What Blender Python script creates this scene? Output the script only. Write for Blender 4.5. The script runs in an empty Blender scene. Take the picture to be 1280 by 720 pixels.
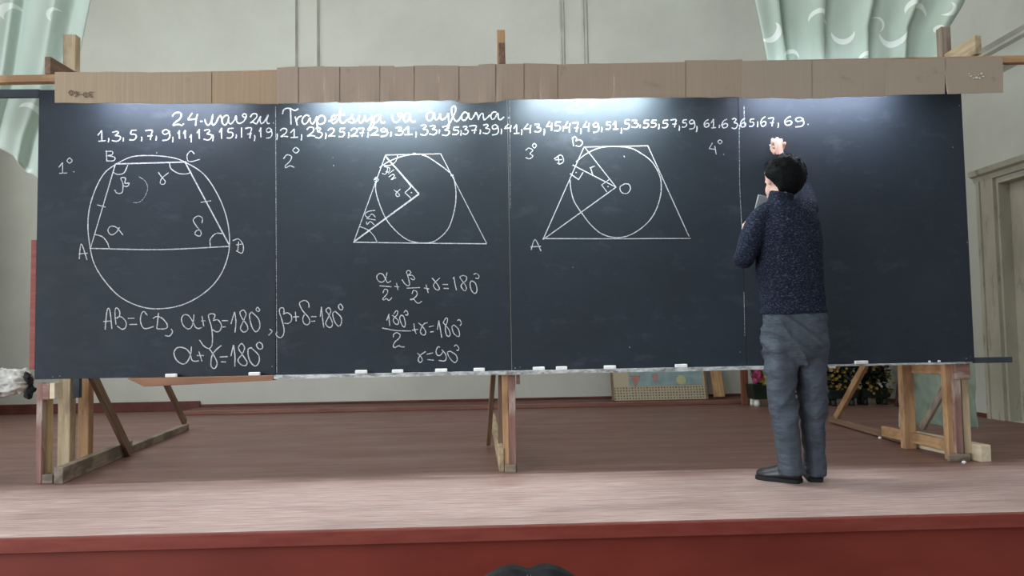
import bpy, bmesh, math, random
from mathutils import Vector, Matrix, noise, Quaternion
from mathutils.geometry import interpolate_bezier
SC = bpy.context.scene
COL = SC.collection
random.seed(7)

# ------------------------------------------------------------------ camera, world, lights, exposure
FPX = 1000.0          # focal length in pixels of the 1280 wide frame
CAMZ = 0.81           # metres above the stage floor (stage floor is z = 0)
yc = Vector((-33, -58, 1000)).normalized()
ra = math.radians(1.0)
zc = Vector((-math.sin(ra), math.cos(ra), 0)); zc.z = -(zc.x*yc.x + zc.y*yc.y)/yc.z; zc.normalize()
Yb = Vector((yc.x, yc.y, -yc.z)); Zb = Vector((zc.x, zc.y, -zc.z)); Xb = Yb.cross(Zb)
CM = Matrix((Xb, Yb, Zb))           # camera axes (right, up, back) to world
CAMP = Vector((0, 0, CAMZ))
cd = bpy.data.cameras.new('camera'); cam = bpy.data.objects.new('camera', cd); COL.objects.link(cam)
cam.matrix_world = Matrix.Translation(CAMP) @ CM.to_4x4()
cd.sensor_width = 36; cd.lens = 36*FPX/1280; cd.clip_start = 0.05; cd.clip_end = 100
SC.camera = cam

def ray(px, py): return CM @ Vector(((px-640)/FPX, (360-py)/FPX, -1))
def at(px, py, D):                   # point of the plane Y = D seen at a photo pixel
    d = ray(px, py); return CAMP + d*(D/d.y)
def flr(px, py, z=0.0):
    d = ray(px, py); return CAMP + d*((z-CAMZ)/d.z)
def rwall(px, py, X):
    d = ray(px, py); return CAMP + d*(X/d.x)

WORLD_STRENGTH = 0.46
w = bpy.data.worlds.new('hall_ambience'); SC.world = w; w.use_nodes = True
wb = w.node_tree.nodes['Background']; wb.inputs[0].default_value = (0.93, 0.98, 1.0, 1); wb.inputs[1].default_value = WORLD_STRENGTH
SC.view_settings.view_transform = 'Standard'; SC.view_settings.look = 'None'
SC.view_settings.exposure = 0.0; SC.view_settings.gamma = 1.0; SC.view_settings.use_curve_mapping = False
SC.cycles.use_denoising = True
SC.cycles.max_bounces = 6; SC.cycles.diffuse_bounces = 4; SC.cycles.glossy_bounces = 3
WINDOW_POWER = 225.0
HALLX = -6.4
WINDOWS = [(1.2,), (-1.6,), (-4.4,), (-7.2,)]
STAGE_SIDE_FILL_POWER = 105.0
BACK_WALL_FILL_POWER = 125.0
def area(name, loc, tgt, sx, sy, power, color):
    l = bpy.data.lights.new(name, 'AREA'); l.shape = 'RECTANGLE'; l.size = sx; l.size_y = sy; l.energy = power; l.color = color
    o = bpy.data.objects.new(name, l); COL.objects.link(o); o.location = loc
    o.rotation_euler = (Vector(tgt)-Vector(loc)).to_track_quat('-Z', 'Y').to_euler()
    return o
for (yy,) in WINDOWS:
    area('window_daylight', (HALLX+0.12, yy, 1.9), (HALLX+2, yy+0.001, 1.75), 1.5, 3.0, WINDOW_POWER, (0.88, 0.95, 1.0))

area('added_stage_window_light', (-5.58, 6.7, 3.0), (-3.0, 6.9, 2.7), 2.4, 2.8, STAGE_SIDE_FILL_POWER, (0.97, 1.0, 0.97))  # added side light at an unseen stage window, brightens the interior

area('back_wall_fill', (0.4, 4.9, 5.0), (0.4, 9.3, 2.6), 7.0, 0.5, BACK_WALL_FILL_POWER, (1.0, 0.99, 0.94))  # added fill light without a fixture, evens out the back wall

# ------------------------------------------------------------------ materials
def lin(r, g, b):
    f = lambda c: (c/255/12.92) if c/255 <= 0.04045 else ((c/255+0.055)/1.055)**2.4
    return (f(r), f(g), f(b), 1)
class NT:
    def __init__(s, name):
        s.m = bpy.data.materials.new(name); s.m.use_nodes = True; s.t = s.m.node_tree; s.p = s.t.nodes['Principled BSDF']
    def n(s, typ, **kw):
        nd = s.t.nodes.new(typ)
        for k, v in kw.items():
            if k.startswith('_'): setattr(nd, k[1:], v)
            else: nd.inputs[int(k[1:]) if k[0] == 'i' and k[1:].isdigit() else k].default_value = v
        return nd
    def l(s, a, b): s.t.links.new(a, b)
    def coords(s, scale=(1, 1, 1), kind='Object', rot=(0, 0, 0)):
        tc = s.n('ShaderNodeTexCoord'); mp = s.n('ShaderNodeMapping'); mp.inputs['Scale'].default_value = scale; mp.inputs['Rotation'].default_value = rot
        s.l(tc.outputs[kind], mp.inputs[0]); return mp.outputs[0]
    def noise(s, co, scale, detail=4, rough=0.55):
        nd = s.n('ShaderNodeTexNoise'); nd.inputs['Scale'].default_value = scale; nd.inputs['Detail'].default_value = detail; nd.inputs['Roughness'].default_value = rough
        s.l(co, nd.inputs['Vector']); return nd.outputs[0]
    def ramp(s, f, stops):
        r = s.n('ShaderNodeValToRGB'); e = r.color_ramp.elements
        while len(e) < len(stops): e.new(0.5)
        for k, (p, c) in enumerate(stops): e[k].position = p; e[k].color = c if not isinstance(c, (int, float)) else (c, c, c, 1)
        s.l(f, r.inputs[0]); return r.outputs[0]
    def mix(s, f, a, b, mode='MIX'):
        m = s.n('ShaderNodeMixRGB', _blend_type=mode)
        for k, v in ((0, f), (1, a), (2, b)):
            if hasattr(v, 'node'): s.l(v, m.inputs[k])
            else: m.inputs[k].default_value = v
        return m.outputs[0]
    def math(s, op, a, b=0.0, c=None):
        m = s.n('ShaderNodeMath', _operation=op)
        for k, v in ((0, a), (1, b), (2, c)):
            if v is None: continue
            if hasattr(v, 'node'): s.l(v, m.inputs[k])
            else: m.inputs[k].default_value = v
        return m.outputs[0]
    def bump(s, h, strength=0.2, dist=0.01):
        b = s.n('ShaderNodeBump'); b.inputs['Strength'].default_value = strength; b.inputs['Distance'].default_value = dist
        s.l(h, b.inputs['Height']); s.l(b.outputs[0], s.p.inputs['Normal'])
    def out(s, color, rough=0.6, spec=0.3, metal=0.0):
        if hasattr(color, 'node'): s.l(color, s.p.inputs['Base Color'])
        else: s.p.inputs['Base Color'].default_value = color
        if hasattr(rough, 'node'): s.l(rough, s.p.inputs['Roughness'])
        else: s.p.inputs['Roughness'].default_value = rough
        s.p.inputs['Specular IOR Level'].default_value = spec; s.p.inputs['Metallic'].default_value = metal
        return s.m

def m_mottled(name, c1, c2, scale=6, rough=0.7, spec=0.3, stretch=(1, 1, 1), bump=0.0, lo=0.35, hi=0.65):
    t = NT(name); co = t.coords(stretch); f = t.noise(co, scale, 5)
    col = t.ramp(f, [(lo, c1), (hi, c2)])
    if bump: t.bump(f, bump, 0.01)
    return t.out(col, rough, spec)

def m_wood(name, c1, c2, c3=None, rough=0.65):
    t = NT(name); co = t.coords((2.2, 28, 28)); f = t.noise(co, 1.6, 5, 0.6)
    col = t.ramp(f, [(0.3, c1), (0.68, c2)])
    k = t.noise(t.coords((3, 9, 9)), 1.3, 3)
    if c3: col = t.mix(t.ramp(k, [(0.5, 0.0), (0.62, 0.85)]), col, c3)
    t.bump(f, 0.25, 0.004)
    return t.out(col, rough, 0.25)

def m_wall(name, base, dark):
    t = NT(name); co = t.coords(); f = t.noise(co, 0.9, 6, 0.6); g = t.noise(co, 5.5, 5, 0.7)
    col = t.ramp(f, [(0.3, dark), (0.62, base)])
    col = t.mix(t.ramp(g, [(0.66, 0.0), (0.8, 0.35)]), col, (dark[0]*.8, dark[1]*.8, dark[2]*.78, 1))
    t.bump(g, 0.08, 0.01)
    return t.out(col, 0.6, 0.25)

M = {}
M['wall'] = m_wall('painted_plaster', lin(196, 199, 192), lin(182, 184, 177))
M['trim'] = m_mottled('trim_paint', lin(190, 190, 182), lin(168, 168, 160), 3, 0.5)
M['ceiling'] = m_mottled('ceiling_paint', lin(215, 214, 208), lin(200, 199, 192), 2)
M['doorpaint'] = m_mottled('worn_door_paint', lin(158, 156, 140), lin(186, 184, 170), 3.5, 0.45, stretch=(1, 1, .35), bump=.1)
M['skirt'] = m_mottled('red_skirting_paint', lin(86, 46, 43), lin(108, 62, 56), 5, 0.5)
_t = NT('dirty_door_paint'); _f = _t.noise(_t.coords((1, 1, .35)), 3.5, 5); _g = _t.noise(_t.coords((1, 1, .3)), 7, 6, .75)
_c = _t.mix(_t.ramp(_g, [(.56, 0.0), (.70, .75)]), _t.ramp(_f, [(.35, lin(158, 155, 140)), (.65, lin(184, 181, 167))]), lin(92, 86, 76))
M['doorpaint'] = _t.out(_c, .5, .3)
M['peel'] = m_mottled('peeled_plaster', lin(110, 106, 98), lin(140, 136, 126), 18, 0.9)

def m_floor():
    t = NT('worn_boards_lit_front'); tc = t.n('ShaderNodeTexCoord'); sep = t.n('ShaderNodeSeparateXYZ'); t.l(tc.outputs['Object'], sep.inputs[0])
    st = t.coords((0.55, 14, 1)); f = t.noise(st, 1.2, 6, 0.65); g = t.noise(t.coords((1.2, 3.0, 1)), 1.1, 5, 0.6); h = t.noise(t.coords((2.5, 60, 1)), 2.0, 4, 0.6)
    pid = t.math('FLOOR', t.math('DIVIDE', sep.outputs['Y'], 0.115))
    wn = t.n('ShaderNodeTexWhiteNoise', _noise_dimensions='1D'); t.l(pid, wn.inputs['W'])
    paint = t.ramp(f, [(0.3, lin(106, 74, 67)), (0.55, lin(126, 92, 85)), (0.75, lin(142, 109, 102))])
    paint = t.mix(t.ramp(wn.outputs[0], [(0, 0.0), (1, 0.35)]), paint, lin(86, 62, 58))
    worn_lit = t.ramp(h, [(0.3, lin(162, 124, 115)), (0.55, lin(200, 174, 166)), (0.75, lin(224, 211, 206))])  # worn paint, lightened further to put lamp brightness into the colour
    zone = t.n('ShaderNodeMapRange', **{'From Min': 5.0, 'From Max': 4.3, 'To Min': -0.22, 'To Max': 0.42}); t.l(sep.outputs['Y'], zone.inputs[0])  # towards the stage front: more wear plus painted lamp light
    wear_and_glow = t.ramp(t.math('ADD', t.math('ADD', t.math('MULTIPLY', g, 0.7), t.math('MULTIPLY', f, 0.3)), zone.outputs[0]), [(0.50, 0.0), (0.95, 1.0)])
    col = t.mix(wear_and_glow, paint, worn_lit)
    gap = t.math('LESS_THAN', t.math('FRACT', t.math('DIVIDE', sep.outputs['Y'], 0.115)), 0.035)
    col = t.mix(t.math('MULTIPLY', gap, 0.55), col, lin(48, 32, 30))
    t.bump(t.math('SUBTRACT', h, gap), 0.25, 0.004)
    return t.out(col, t.ramp(g, [(0.3, 0.38), (0.7, 0.6)]), 0.4)
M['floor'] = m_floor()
M['riser'] = m_mottled('red_oil_paint', lin(116, 46, 36), lin(128, 54, 43), 2.2, 0.42, 0.35, (1, 1, 3), 0.05)
M['lip'] = m_mottled('red_lip_paint', lin(124, 54, 44), lin(136, 66, 56), 5, 0.5, 0.3, (1, 6, 6))
M['hallfloor'] = m_mottled('hall_floor_boards', lin(96, 66, 52), lin(120, 86, 66), 3, 0.5)

def m_board():
    t = NT('blackboard_paint'); co = t.coords(); f = t.noise(co, 1.3, 5, 0.6); g = t.noise(t.coords((1, 1, 2.2)), 4.2, 6, 0.7)
    col = t.ramp(f, [(0.32, lin(30, 38, 46)), (0.7, lin(39, 48, 57))])
    col = t.mix(t.ramp(g, [(0.55, 0.0), (0.78, 0.28)]), col, lin(92, 100, 108))
    return t.out(col, t.ramp(g, [(0.3, 0.60), (0.75, 0.74)]), 0.30)
M['board'] = m_board()
M['rail'] = m_mottled('dark_rail_paint', lin(44, 52, 60), lin(56, 64, 72), 4, 0.5)
def m_chalk(name, c, lo=0.34, hi=0.5, back=lin(96, 104, 112)):
    t = NT(name); f = t.noise(t.coords(), 210, 2, 0.6)
    return t.out(t.ramp(f, [(lo, back), (hi, c)]), 0.95, 0.05)
M['chalk'] = m_chalk('chalk_line', lin(206, 210, 214))
M['chalkfaint'] = m_chalk('faint_chalk_line', lin(190, 196, 202), 0.42, 0.62, lin(74, 82, 90))
M['chalkstick'] = m_mottled('chalk_stick', lin(226, 226, 222), lin(240, 240, 238), 30, 0.9, 0.1)
def m_ledge():
    t = NT('chalk_dusted_ledge'); f = t.noise(t.coords((5, 12, 12)), 3, 5, 0.7)
    return t.out(t.ramp(f, [(0.36, lin(112, 112, 110)), (0.6, lin(205, 208, 208))]), 0.9, 0.1)
M['ledge'] = m_ledge()
M['wood_brown'] = m_wood('brown_ledge_wood', lin(124, 90, 68), lin(152, 114, 90))
M['wood_pale'] = m_wood('pale_pine', lin(160, 142, 114), lin(194, 176, 144), lin(140, 124, 102))
M['wood_yellow'] = m_wood('yellow_pine', lin(176, 152, 108), lin(200, 178, 132))
M['wood_orange'] = m_wood('orange_pine', lin(162, 126, 92), lin(194, 156, 118), lin(140, 108, 80))
M['wood_dark'] = m_wood('dark_old_wood', lin(104, 82, 68), lin(138, 112, 92))
M['wood_grey'] = m_wood('weathered_wood', lin(122, 110, 98), lin(160, 146, 128), lin(100, 90, 82))
M['wood_red'] = m_wood('flaking_red_paint_wood', lin(124, 88, 80), lin(150, 120, 111), lin(184, 168, 158))
M['wood_white'] = m_wood('fresh_cut_pine', lin(206, 190, 160), lin(226, 214, 188))
M['wood_redframe'] = m_wood('red_edge_paint', lin(128, 66, 60), lin(152, 92, 84))

def m_card(name, a, b):
    t = NT(name); f = t.noise(t.coords((70, 1, 1.2)), 1.0, 4, 0.6); g = t.noise(t.coords(), 9, 4, 0.6)
    col = t.ramp(f, [(0.3, a), (0.7, b)])
    col = t.mix(t.ramp(g, [(0.64, 0.0), (0.76, 0.4)]), col, (a[0]*.6, a[1]*.6, a[2]*.6, 1))
    t.bump(f, 0.1, 0.002)
    return t.out(col, 0.85, 0.15)
M['card_kraft'] = m_card('kraft_cardboard', lin(160, 143, 121), lin(175, 157, 134))
M['card_tan'] = m_card('tan_cardboard', lin(164, 142, 118), lin(176, 154, 130))
M['card_grey'] = m_card('greyish_cardboard', lin(165, 148, 133), lin(172, 155, 140))
M['card_brown'] = m_card('brown_cardboard', lin(162, 145, 128), lin(168, 151, 134))
M['card_end'] = m_card('matt_cardboard', lin(164, 151, 134), lin(169, 156, 139))
M['pencil'] = NT('pencil_mark').out(lin(112, 98, 80), 0.7)
M['tape'] = NT('clear_tape_glint').out(lin(214, 212, 202), 0.12, 0.8)  # pale colour paints in the glint of transparent tape
def m_emit(name, col, s):
    t = NT(name); t.p.inputs['Emission Color'].default_value = col; t.p.inputs['Emission Strength'].default_value = s
    return t.out(lin(240, 240, 240), 0.4)

def m_curtain(name, crescents, base=lin(188, 203, 190), dark=lin(174, 191, 176)):
    t = NT(name); tc = t.n('ShaderNodeTexCoord'); sep = t.n('ShaderNodeSeparateXYZ'); t.l(tc.outputs['Object'], sep.inputs[0])
    cb = t.n('ShaderNodeCombineXYZ'); t.l(sep.outputs['X'], cb.inputs[0]); t.l(sep.outputs['Z'], cb.inputs[2])
    f = t.noise(t.coords((3, 3, .6)), 1.5, 4); col = t.ramp(f, [(0.35, dark), (0.65, base)])
    tot = None
    for (x, z, r, dx, dz) in crescents:     # a disc minus a shifted disc
        v1 = t.n('ShaderNodeVectorMath', _operation='DISTANCE'); t.l(cb.outputs[0], v1.inputs[0]); v1.inputs[1].default_value = (x, 0, z)
        v2 = t.n('ShaderNodeVectorMath', _operation='DISTANCE'); t.l(cb.outputs[0], v2.inputs[0]); v2.inputs[1].default_value = (x+dx, 0, z+dz)
        a = t.math('LESS_THAN', v1.outputs['Value'], r); b = t.math('GREATER_THAN', v2.outputs['Value'], r*1.04)
        k = t.math('MULTIPLY', a, b); tot = k if tot is None else t.math('MAXIMUM', tot, k)
    if tot is not None: col = t.mix(t.math('MULTIPLY', tot, 0.9), col, lin(232, 240, 232))
    g = t.noise(t.coords(), 420, 1); t.bump(g, 0.05, 0.002)
    return t.out(col, 0.55, 0.3)

# ------------------------------------------------------------------ object helpers
def tag(o, label=None, cat=None, group=None, kind=None):
    if label: o['label'] = label
    if cat: o['category'] = cat
    if group: o['group'] = group
    if kind: o['kind'] = kind
    return o
def empty(name, loc, label, cat, group=None):
    o = bpy.data.objects.new(name, None); COL.objects.link(o); o.location = loc; o.empty_display_size = 0.1
    return tag(o, label, cat, group)
def rootloc(o):
    v = Vector((0, 0, 0))
    while o is not None: v = v + o.location; o = o.parent
    return v
def link(name, me, mat, parent=None, smooth=False, at_world=None):
    o = bpy.data.objects.new(name, me); COL.objects.link(o)
    if mat is not None: me.materials.clear(); me.materials.append(mat)
    if smooth: me.polygons.foreach_set('use_smooth', [True]*len(me.polygons))
    if parent is not None: o.parent = parent
    if at_world is not None:
        base = rootloc(parent) if parent is not None else Vector((0, 0, 0))
        o.matrix_basis = Matrix.Translation(-base) @ at_world
    return o
class MB:
    """collects shapes in world coordinates, then links them as ONE mesh object"""
    def __init__(s): s.v = []; s.f = []
    def add(s, vs, fs):
        k = len(s.v); s.v += [Vector(v) for v in vs]; s.f += [tuple(i+k for i in f) for f in fs]; return s
    def box(s, a, b):
        (x0, y0, z0), (x1, y1, z1) = a, b
        return s.add([(x0,y0,z0),(x1,y0,z0),(x1,y1,z0),(x0,y1,z0),(x0,y0,z1),(x1,y0,z1),(x1,y1,z1),(x0,y1,z1)],
                     [(0,3,2,1),(4,5,6,7),(0,1,5,4),(1,2,6,5),(2,3,7,6),(3,0,4,7)])
    def prism(s, poly, d):            # polygon (list of points) swept along d
        n = len(poly); d = Vector(d); P = [Vector(p) for p in poly]
        return s.add(P+[p+d for p in P], [tuple(range(n)), tuple(range(2*n-1, n-1, -1))]+[(i, i+n, (i+1) % n+n, (i+1) % n) for i in range(n)])
    def ring_loft(s, rings, cap=True, close=False):
        n = len(rings[0]); base = len(s.v); s.v += [Vector(p) for r in rings for p in r]
        for k in range(len(rings)-1):
            for i in range(n):
                a = base+k*n+i; b = base+k*n+(i+1) % n; s.f.append((a, b, b+n, a+n))
        if cap:
            s.f.append(tuple(base+i for i in reversed(range(n)))); e = base+(len(rings)-1)*n; s.f.append(tuple(e+i for i in range(n)))
        return s
    def tube(s, pts, rad, n=10):
        pts = [Vector(p) for p in pts]; rad = rad if isinstance(rad, (list, tuple)) else [rad]*len(pts); rings = []; prev = None
        for i, p in enumerate(pts):
            t = (pts[min(i+1, len(pts)-1)]-pts[max(i-1, 0)]).normalized()
            if prev is None: u = t.orthogonal().normalized()
            else: u = (prev-t*prev.dot(t)).normalized()
            prev = u; v = t.cross(u); r = rad[i]; r = r if isinstance(r, tuple) else (r, r)
            rings.append([p+u*math.cos(2*math.pi*k/n)*r[0]+v*math.sin(2*math.pi*k/n)*r[1] for k in range(n)])
        return s.ring_loft(rings)
    def ball(s, c, r, nu=16, nv=10):
        c = Vector(c); r = r if isinstance(r, tuple) else (r, r, r); rings = []
        for j in range(1, nv):
            a = math.pi*j/nv
            rings.append([c+Vector((math.sin(a)*math.cos(2*math.pi*i/nu)*r[0], math.sin(a)*math.sin(2*math.pi*i/nu)*r[1], -math.cos(a)*r[2])) for i in range(nu)])
        return s.ring_loft(rings)
    def mesh(s, name, off=Vector((0, 0, 0))):
        me = bpy.data.meshes.new(name); me.from_pydata([v-off for v in s.v], [], s.f); me.update()
        bm = bmesh.new(); bm.from_mesh(me); bmesh.ops.recalc_face_normals(bm, faces=bm.faces); bm.to_mesh(me); bm.free()
        return me
    def build(s, name, mat, parent=None, smooth=False, bevel=0.0, recalc=True):
        off = rootloc(parent) if parent is not None else Vector((0, 0, 0))
        me = s.mesh(name, off)
        if bevel:
            bm = bmesh.new(); bm.from_mesh(me); bmesh.ops.bevel(bm, geom=bm.edges[:], offset=bevel, segments=1, affect='EDGES', clamp_overlap=True); bm.to_mesh(me); bm.free()
        return link(name, me, mat, parent, smooth)
def struct(name, mb, mat, bevel=0.0):
    o = mb.build(name, mat, bevel=bevel); o['kind'] = 'structure'; return o
def bar(name, p, q, wd, ht, mat, parent=None, up=(0, 0, 1), bevel=0.003):
    """squared timber from p to q; its own long axis is local X so the grain runs along it"""
    p = Vector(p); q = Vector(q); L = (q-p).length; x = (q-p).normalized(); u = Vector(up)
    if abs(x.dot(u)) > 0.98: u = Vector((0, 1, 0))
    y = u.cross(x).normalized(); z = x.cross(y)
    me = MB().box((0, -wd/2, -ht/2), (L, wd/2, ht/2)).mesh(name)
    bm = bmesh.new(); bm.from_mesh(me); bmesh.ops.bevel(bm, geom=bm.edges[:], offset=bevel, segments=1, affect='EDGES'); bm.to_mesh(me); bm.free()
    mw = Matrix((x, y, z)).transposed().to_4x4(); mw.translation = p
    return link(name, me, mat, parent, at_world=mw)
def smooth_line(pts, sub=6):
    if len(pts) < 3: return pts
    P = [pts[0]*2-pts[1]]+pts+[pts[-1]*2-pts[-2]]; out = []
    for i in range(1, len(P)-2):
        for k in range(sub):
            t = k/sub; a, b, c, d = P[i-1], P[i], P[i+1], P[i+2]
            out.append(0.5*((2*b)+(c-a)*t+(2*a-5*b+4*c-d)*t*t+(3*b-a-3*c+d)*t*t*t))
    out.append(pts[-1]); return out
def remeshed(mb, voxel, smooth_it=2, name='m'):
    me = mb.mesh(name); o = bpy.data.objects.new(name, me); COL.objects.link(o)
    r = o.modifiers.new('r', 'REMESH'); r.mode = 'VOXEL'; r.voxel_size = voxel
    if smooth_it:
        k = o.modifiers.new('s', 'SMOOTH'); k.iterations = smooth_it; k.factor = 0.5
    dg = bpy.context.evaluated_depsgraph_get(); res = bpy.data.meshes.new_from_object(o.evaluated_get(dg)); res.name = name
    bpy.data.objects.remove(o); bpy.data.meshes.remove(me); return res
def shift(me, off):
    me.transform(Matrix.Translation(-off)); return me
# ------------------------------------------------------------------ the setting
XL, XR, YB, YF, ZT = -5.6, 4.42, 9.30, 3.45, 5.25
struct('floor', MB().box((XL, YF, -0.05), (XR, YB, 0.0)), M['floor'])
struct('trim_1', MB().box((XL-2, YF-0.025, -0.062), (XR+2, YF-0.0005, -0.001)), M['lip'], bevel=0.004)
struct('wall_front', MB().box((XL-2, YF+0.012, -0.85), (XR+2, YF+0.06, -0.0505)), M['riser'])
struct('ground', MB().box((-6.5, -9.0, -0.95), (6.5, YF+0.06, -0.85)), M['hallfloor'])
struct('wall_back', MB().box((XL-0.15, YB, -0.05), (XR+0.15, YB+0.15, ZT)), M['wall'])
wl0 = MB(); wy0, wy1, wz0, wz1 = 5.4, 8.0, 1.5, 4.5
wl0.box((XL-0.15, YF-0.3, -0.85), (XL, wy0, ZT)); wl0.box((XL-0.15, wy1, -0.85), (XL, YB, ZT)); wl0.box((XL-0.15, wy0, -0.85), (XL, wy1, wz0)); wl0.box((XL-0.15, wy0, wz1), (XL, wy1, ZT))
struct('wall_left', wl0, M['wall'])
f = MB()
for a, b in (((wy0, wz0), (wy1, wz0+.08)), ((wy0, wz1-.08), (wy1, wz1)), ((wy0, wz0+.08), (wy0+.08, wz1-.08)), ((wy1-.08, wz0+.08), (wy1, wz1-.08)), ((6.67, wz0+.08), (6.73, wz1-.08))):
    f.box((XL-0.13, a[0]+.001, a[1]+.001), (XL-0.06, b[0]-.001, b[1]-.001))
struct('window_4', f, M['trim'])  # frame of the unseen stage window added for the side light
DY0, DY1, DZ = 5.72, 6.70, 2.06
wr = MB()
wr.box((XR, YF-0.3, -0.85), (XR+0.18, DY0, ZT)); wr.box((XR, DY1, -0.05), (XR+0.18, YB, ZT)); wr.box((XR, DY0, DZ), (XR+0.18, DY1, ZT)); wr.box((XR, DY0, -0.05), (XR+0.18, DY1, 0.0))
wall_r = struct('wall_right', wr, M['wall'])
def patch(name, pxs, mat):
    mb = MB(); P = [rwall(x, y, XR-0.001) for x, y in pxs]; mb.prism(P, (-0.004, 0, 0)); o = mb.build(name, mat, wall_r); return o
patch('peeled_patch', [(1233, 462), (1236, 447), (1237, 442), (1238.5, 450), (1239, 460), (1242, 468), (1243, 477), (1239.5, 478), (1236.5, 470)], M['peel'])
patch('crack', [(1238, 319), (1240, 314.5), (1243.5, 312), (1244, 314), (1241, 316.5), (1239.5, 319.5), (1242.5, 324), (1243, 326.5), (1240.5, 324)], M['peel'])
struct('ceiling', MB().box((XL-0.15, YF-0.3, ZT), (XR+0.15, YB+0.15, ZT+0.12)), M['ceiling'])
p0 = at(228, 515, 8.75).x; p1 = at(945, 503, 8.75).x
bb = MB(); bb.box((XL, YB-0.02, 0.0), (p0-.001, YB, 0.11)); bb.box((p0, YB-.012, .044), (XR, YB, .07)); struct('baseboard_back', bb, M['skirt'], 0.004)
struct('baseboard_left', MB().box((XL, 4.0, 0), (XL+0.02, YB-0.02, 0.11)), M['skirt'], 0.004)
struct('baseboard_right', MB().box((XR-0.015, DY1+0.24, 0), (XR, YB-0.02, 0.035)), M['skirt'], 0.003)
struct('trim_2', MB().box((p0, 8.74, 0.0), (p1, 8.775, 0.046)), m_wood('low_step_wood', lin(118, 80, 70), lin(144, 104, 92)), 0.005)
struct('trim_3', MB().box((p0, 8.7755, 0.0), (p1, YB-0.021, 0.043)), m_mottled('dark_red_step_paint', lin(84, 44, 41), lin(100, 56, 51), 4, .5), 0.003)
tn = 4
for pxa in ((369, 372), (396, 399.5), (699, 706), (727, 735)):
    a = at(pxa[0], 30, YB).x; b = at(pxa[1], 30, YB).x
    mb = MB(); ww = (b-a)
    mb.prism([(a, YB, 0.0), (a+ww*.25, YB-0.02, 0.0), (a+ww*.45, YB-0.008, 0.0), (a+ww*.6, YB-0.008, 0), (a+ww*.75, YB-0.022, 0.0), (b, YB, 0.0)], (0, 0, 4.1))
    for v in mb.v: v.z += 1.0
    struct('trim_%d' % tn, mb, M['trim']); tn += 1
for z0, z1 in ((3.15, 3.25), (2.95, 3.0)):
    mb = MB(); mb.prism([(XR, 4.0, z0), (XR-0.03, 4.0, z0+.02), (XR-0.018, 4.0, (z0+z1)/2), (XR-0.04, 4.0, z1-.015), (XR, 4.0, z1)], (0, YB-4.0, 0))
    struct('trim_%d' % tn, mb, M['trim']); tn += 1
# door in the right wall
dr = MB().box((XR+0.10, DY0, 0.0), (XR+0.15, DY1, DZ)); door = struct('door_1', dr, M['doorpaint'])
fr = MB()
fr.box((XR-0.03, DY1, 0), (XR-0.0005, DY1+0.20, DZ+0.02)); fr.box((XR-0.045, DY1+0.17, 0), (XR-0.0005, DY1+0.215, DZ+0.02)); fr.box((XR-0.03, DY0-0.2, 0), (XR-0.0005, DY0, DZ+0.02))
fr.box((XR+0.001, DY1-0.03, 0), (XR+0.10, DY1-0.0005, DZ)); fr.box((XR+0.001, DY0+0.0005, 0), (XR+0.10, DY0+0.03, DZ)); fr.box((XR+0.001, DY0+.03, DZ-0.03), (XR+0.10, DY1-.03, DZ-0.0005))
hd = [(XR-0.0005, DY0-.24, DZ+.02), (XR-0.03, DY0-.24, DZ+.02), (XR-0.045, DY0-.24, DZ+.06), (XR-0.075, DY0-.24, DZ+.075), (XR-0.085, DY0-.24, DZ+.12), (XR-0.0005, DY0-.24, DZ+.13)]
fr.prism(hd, (0, DY1-DY0+.5, 0)); fr.build('door_frame', M['doorpaint'], door)
for za, zb in ((0.15, 0.9), (1.05, 1.9)):
    MB().box((XR+0.088, DY0+.18, za), (XR+0.0995, DY1-.18, zb)).build('door_panel', M['doorpaint'], door, bevel=0.006)
MB().tube([(XR+0.1, DY0+.1, 1.0), (XR+0.04, DY0+.1, 1.0), (XR+0.04, DY0+.2, 1.0)], 0.01).build('door_handle', M['wood_dark'], door)
# hall wall with the tall windows that light the stage
wl = MB(); edges = sorted(y for (y,) in WINDOWS); ycur = -9.0
for y in edges:
    wl.box((HALLX-0.25, ycur, -0.85), (HALLX, y-0.85, ZT)); wl.box((HALLX-0.25, y-.85, -0.85), (HALLX, y+.85, 0.3)); wl.box((HALLX-0.25, y-.85, 3.5), (HALLX, y+.85, ZT)); ycur = y+.85
wl.box((HALLX-0.25, ycur, -0.85), (HALLX, YF-0.3, ZT)); struct('wall_hall', wl, M['wall'])
for i, y in enumerate(edges):
    f = MB()
    for a, b in (((y-.85, .3), (y+.85, .38)), ((y-.85, 3.42), (y+.85, 3.5)), ((y-.85, .38), (y-.77, 3.42)), ((y+.77, .38), (y+.85, 3.42)), ((y-.03, .38), (y+.03, 3.42)), ((y-.77, 2.4), (y+.77, 2.46))):
        f.box((HALLX-0.18, a[0]+.001, a[1]+.001), (HALLX-0.1, b[0]-.001, b[1]-.001))
    struct('window_%d' % (i+1), f, M['trim'])

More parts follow.
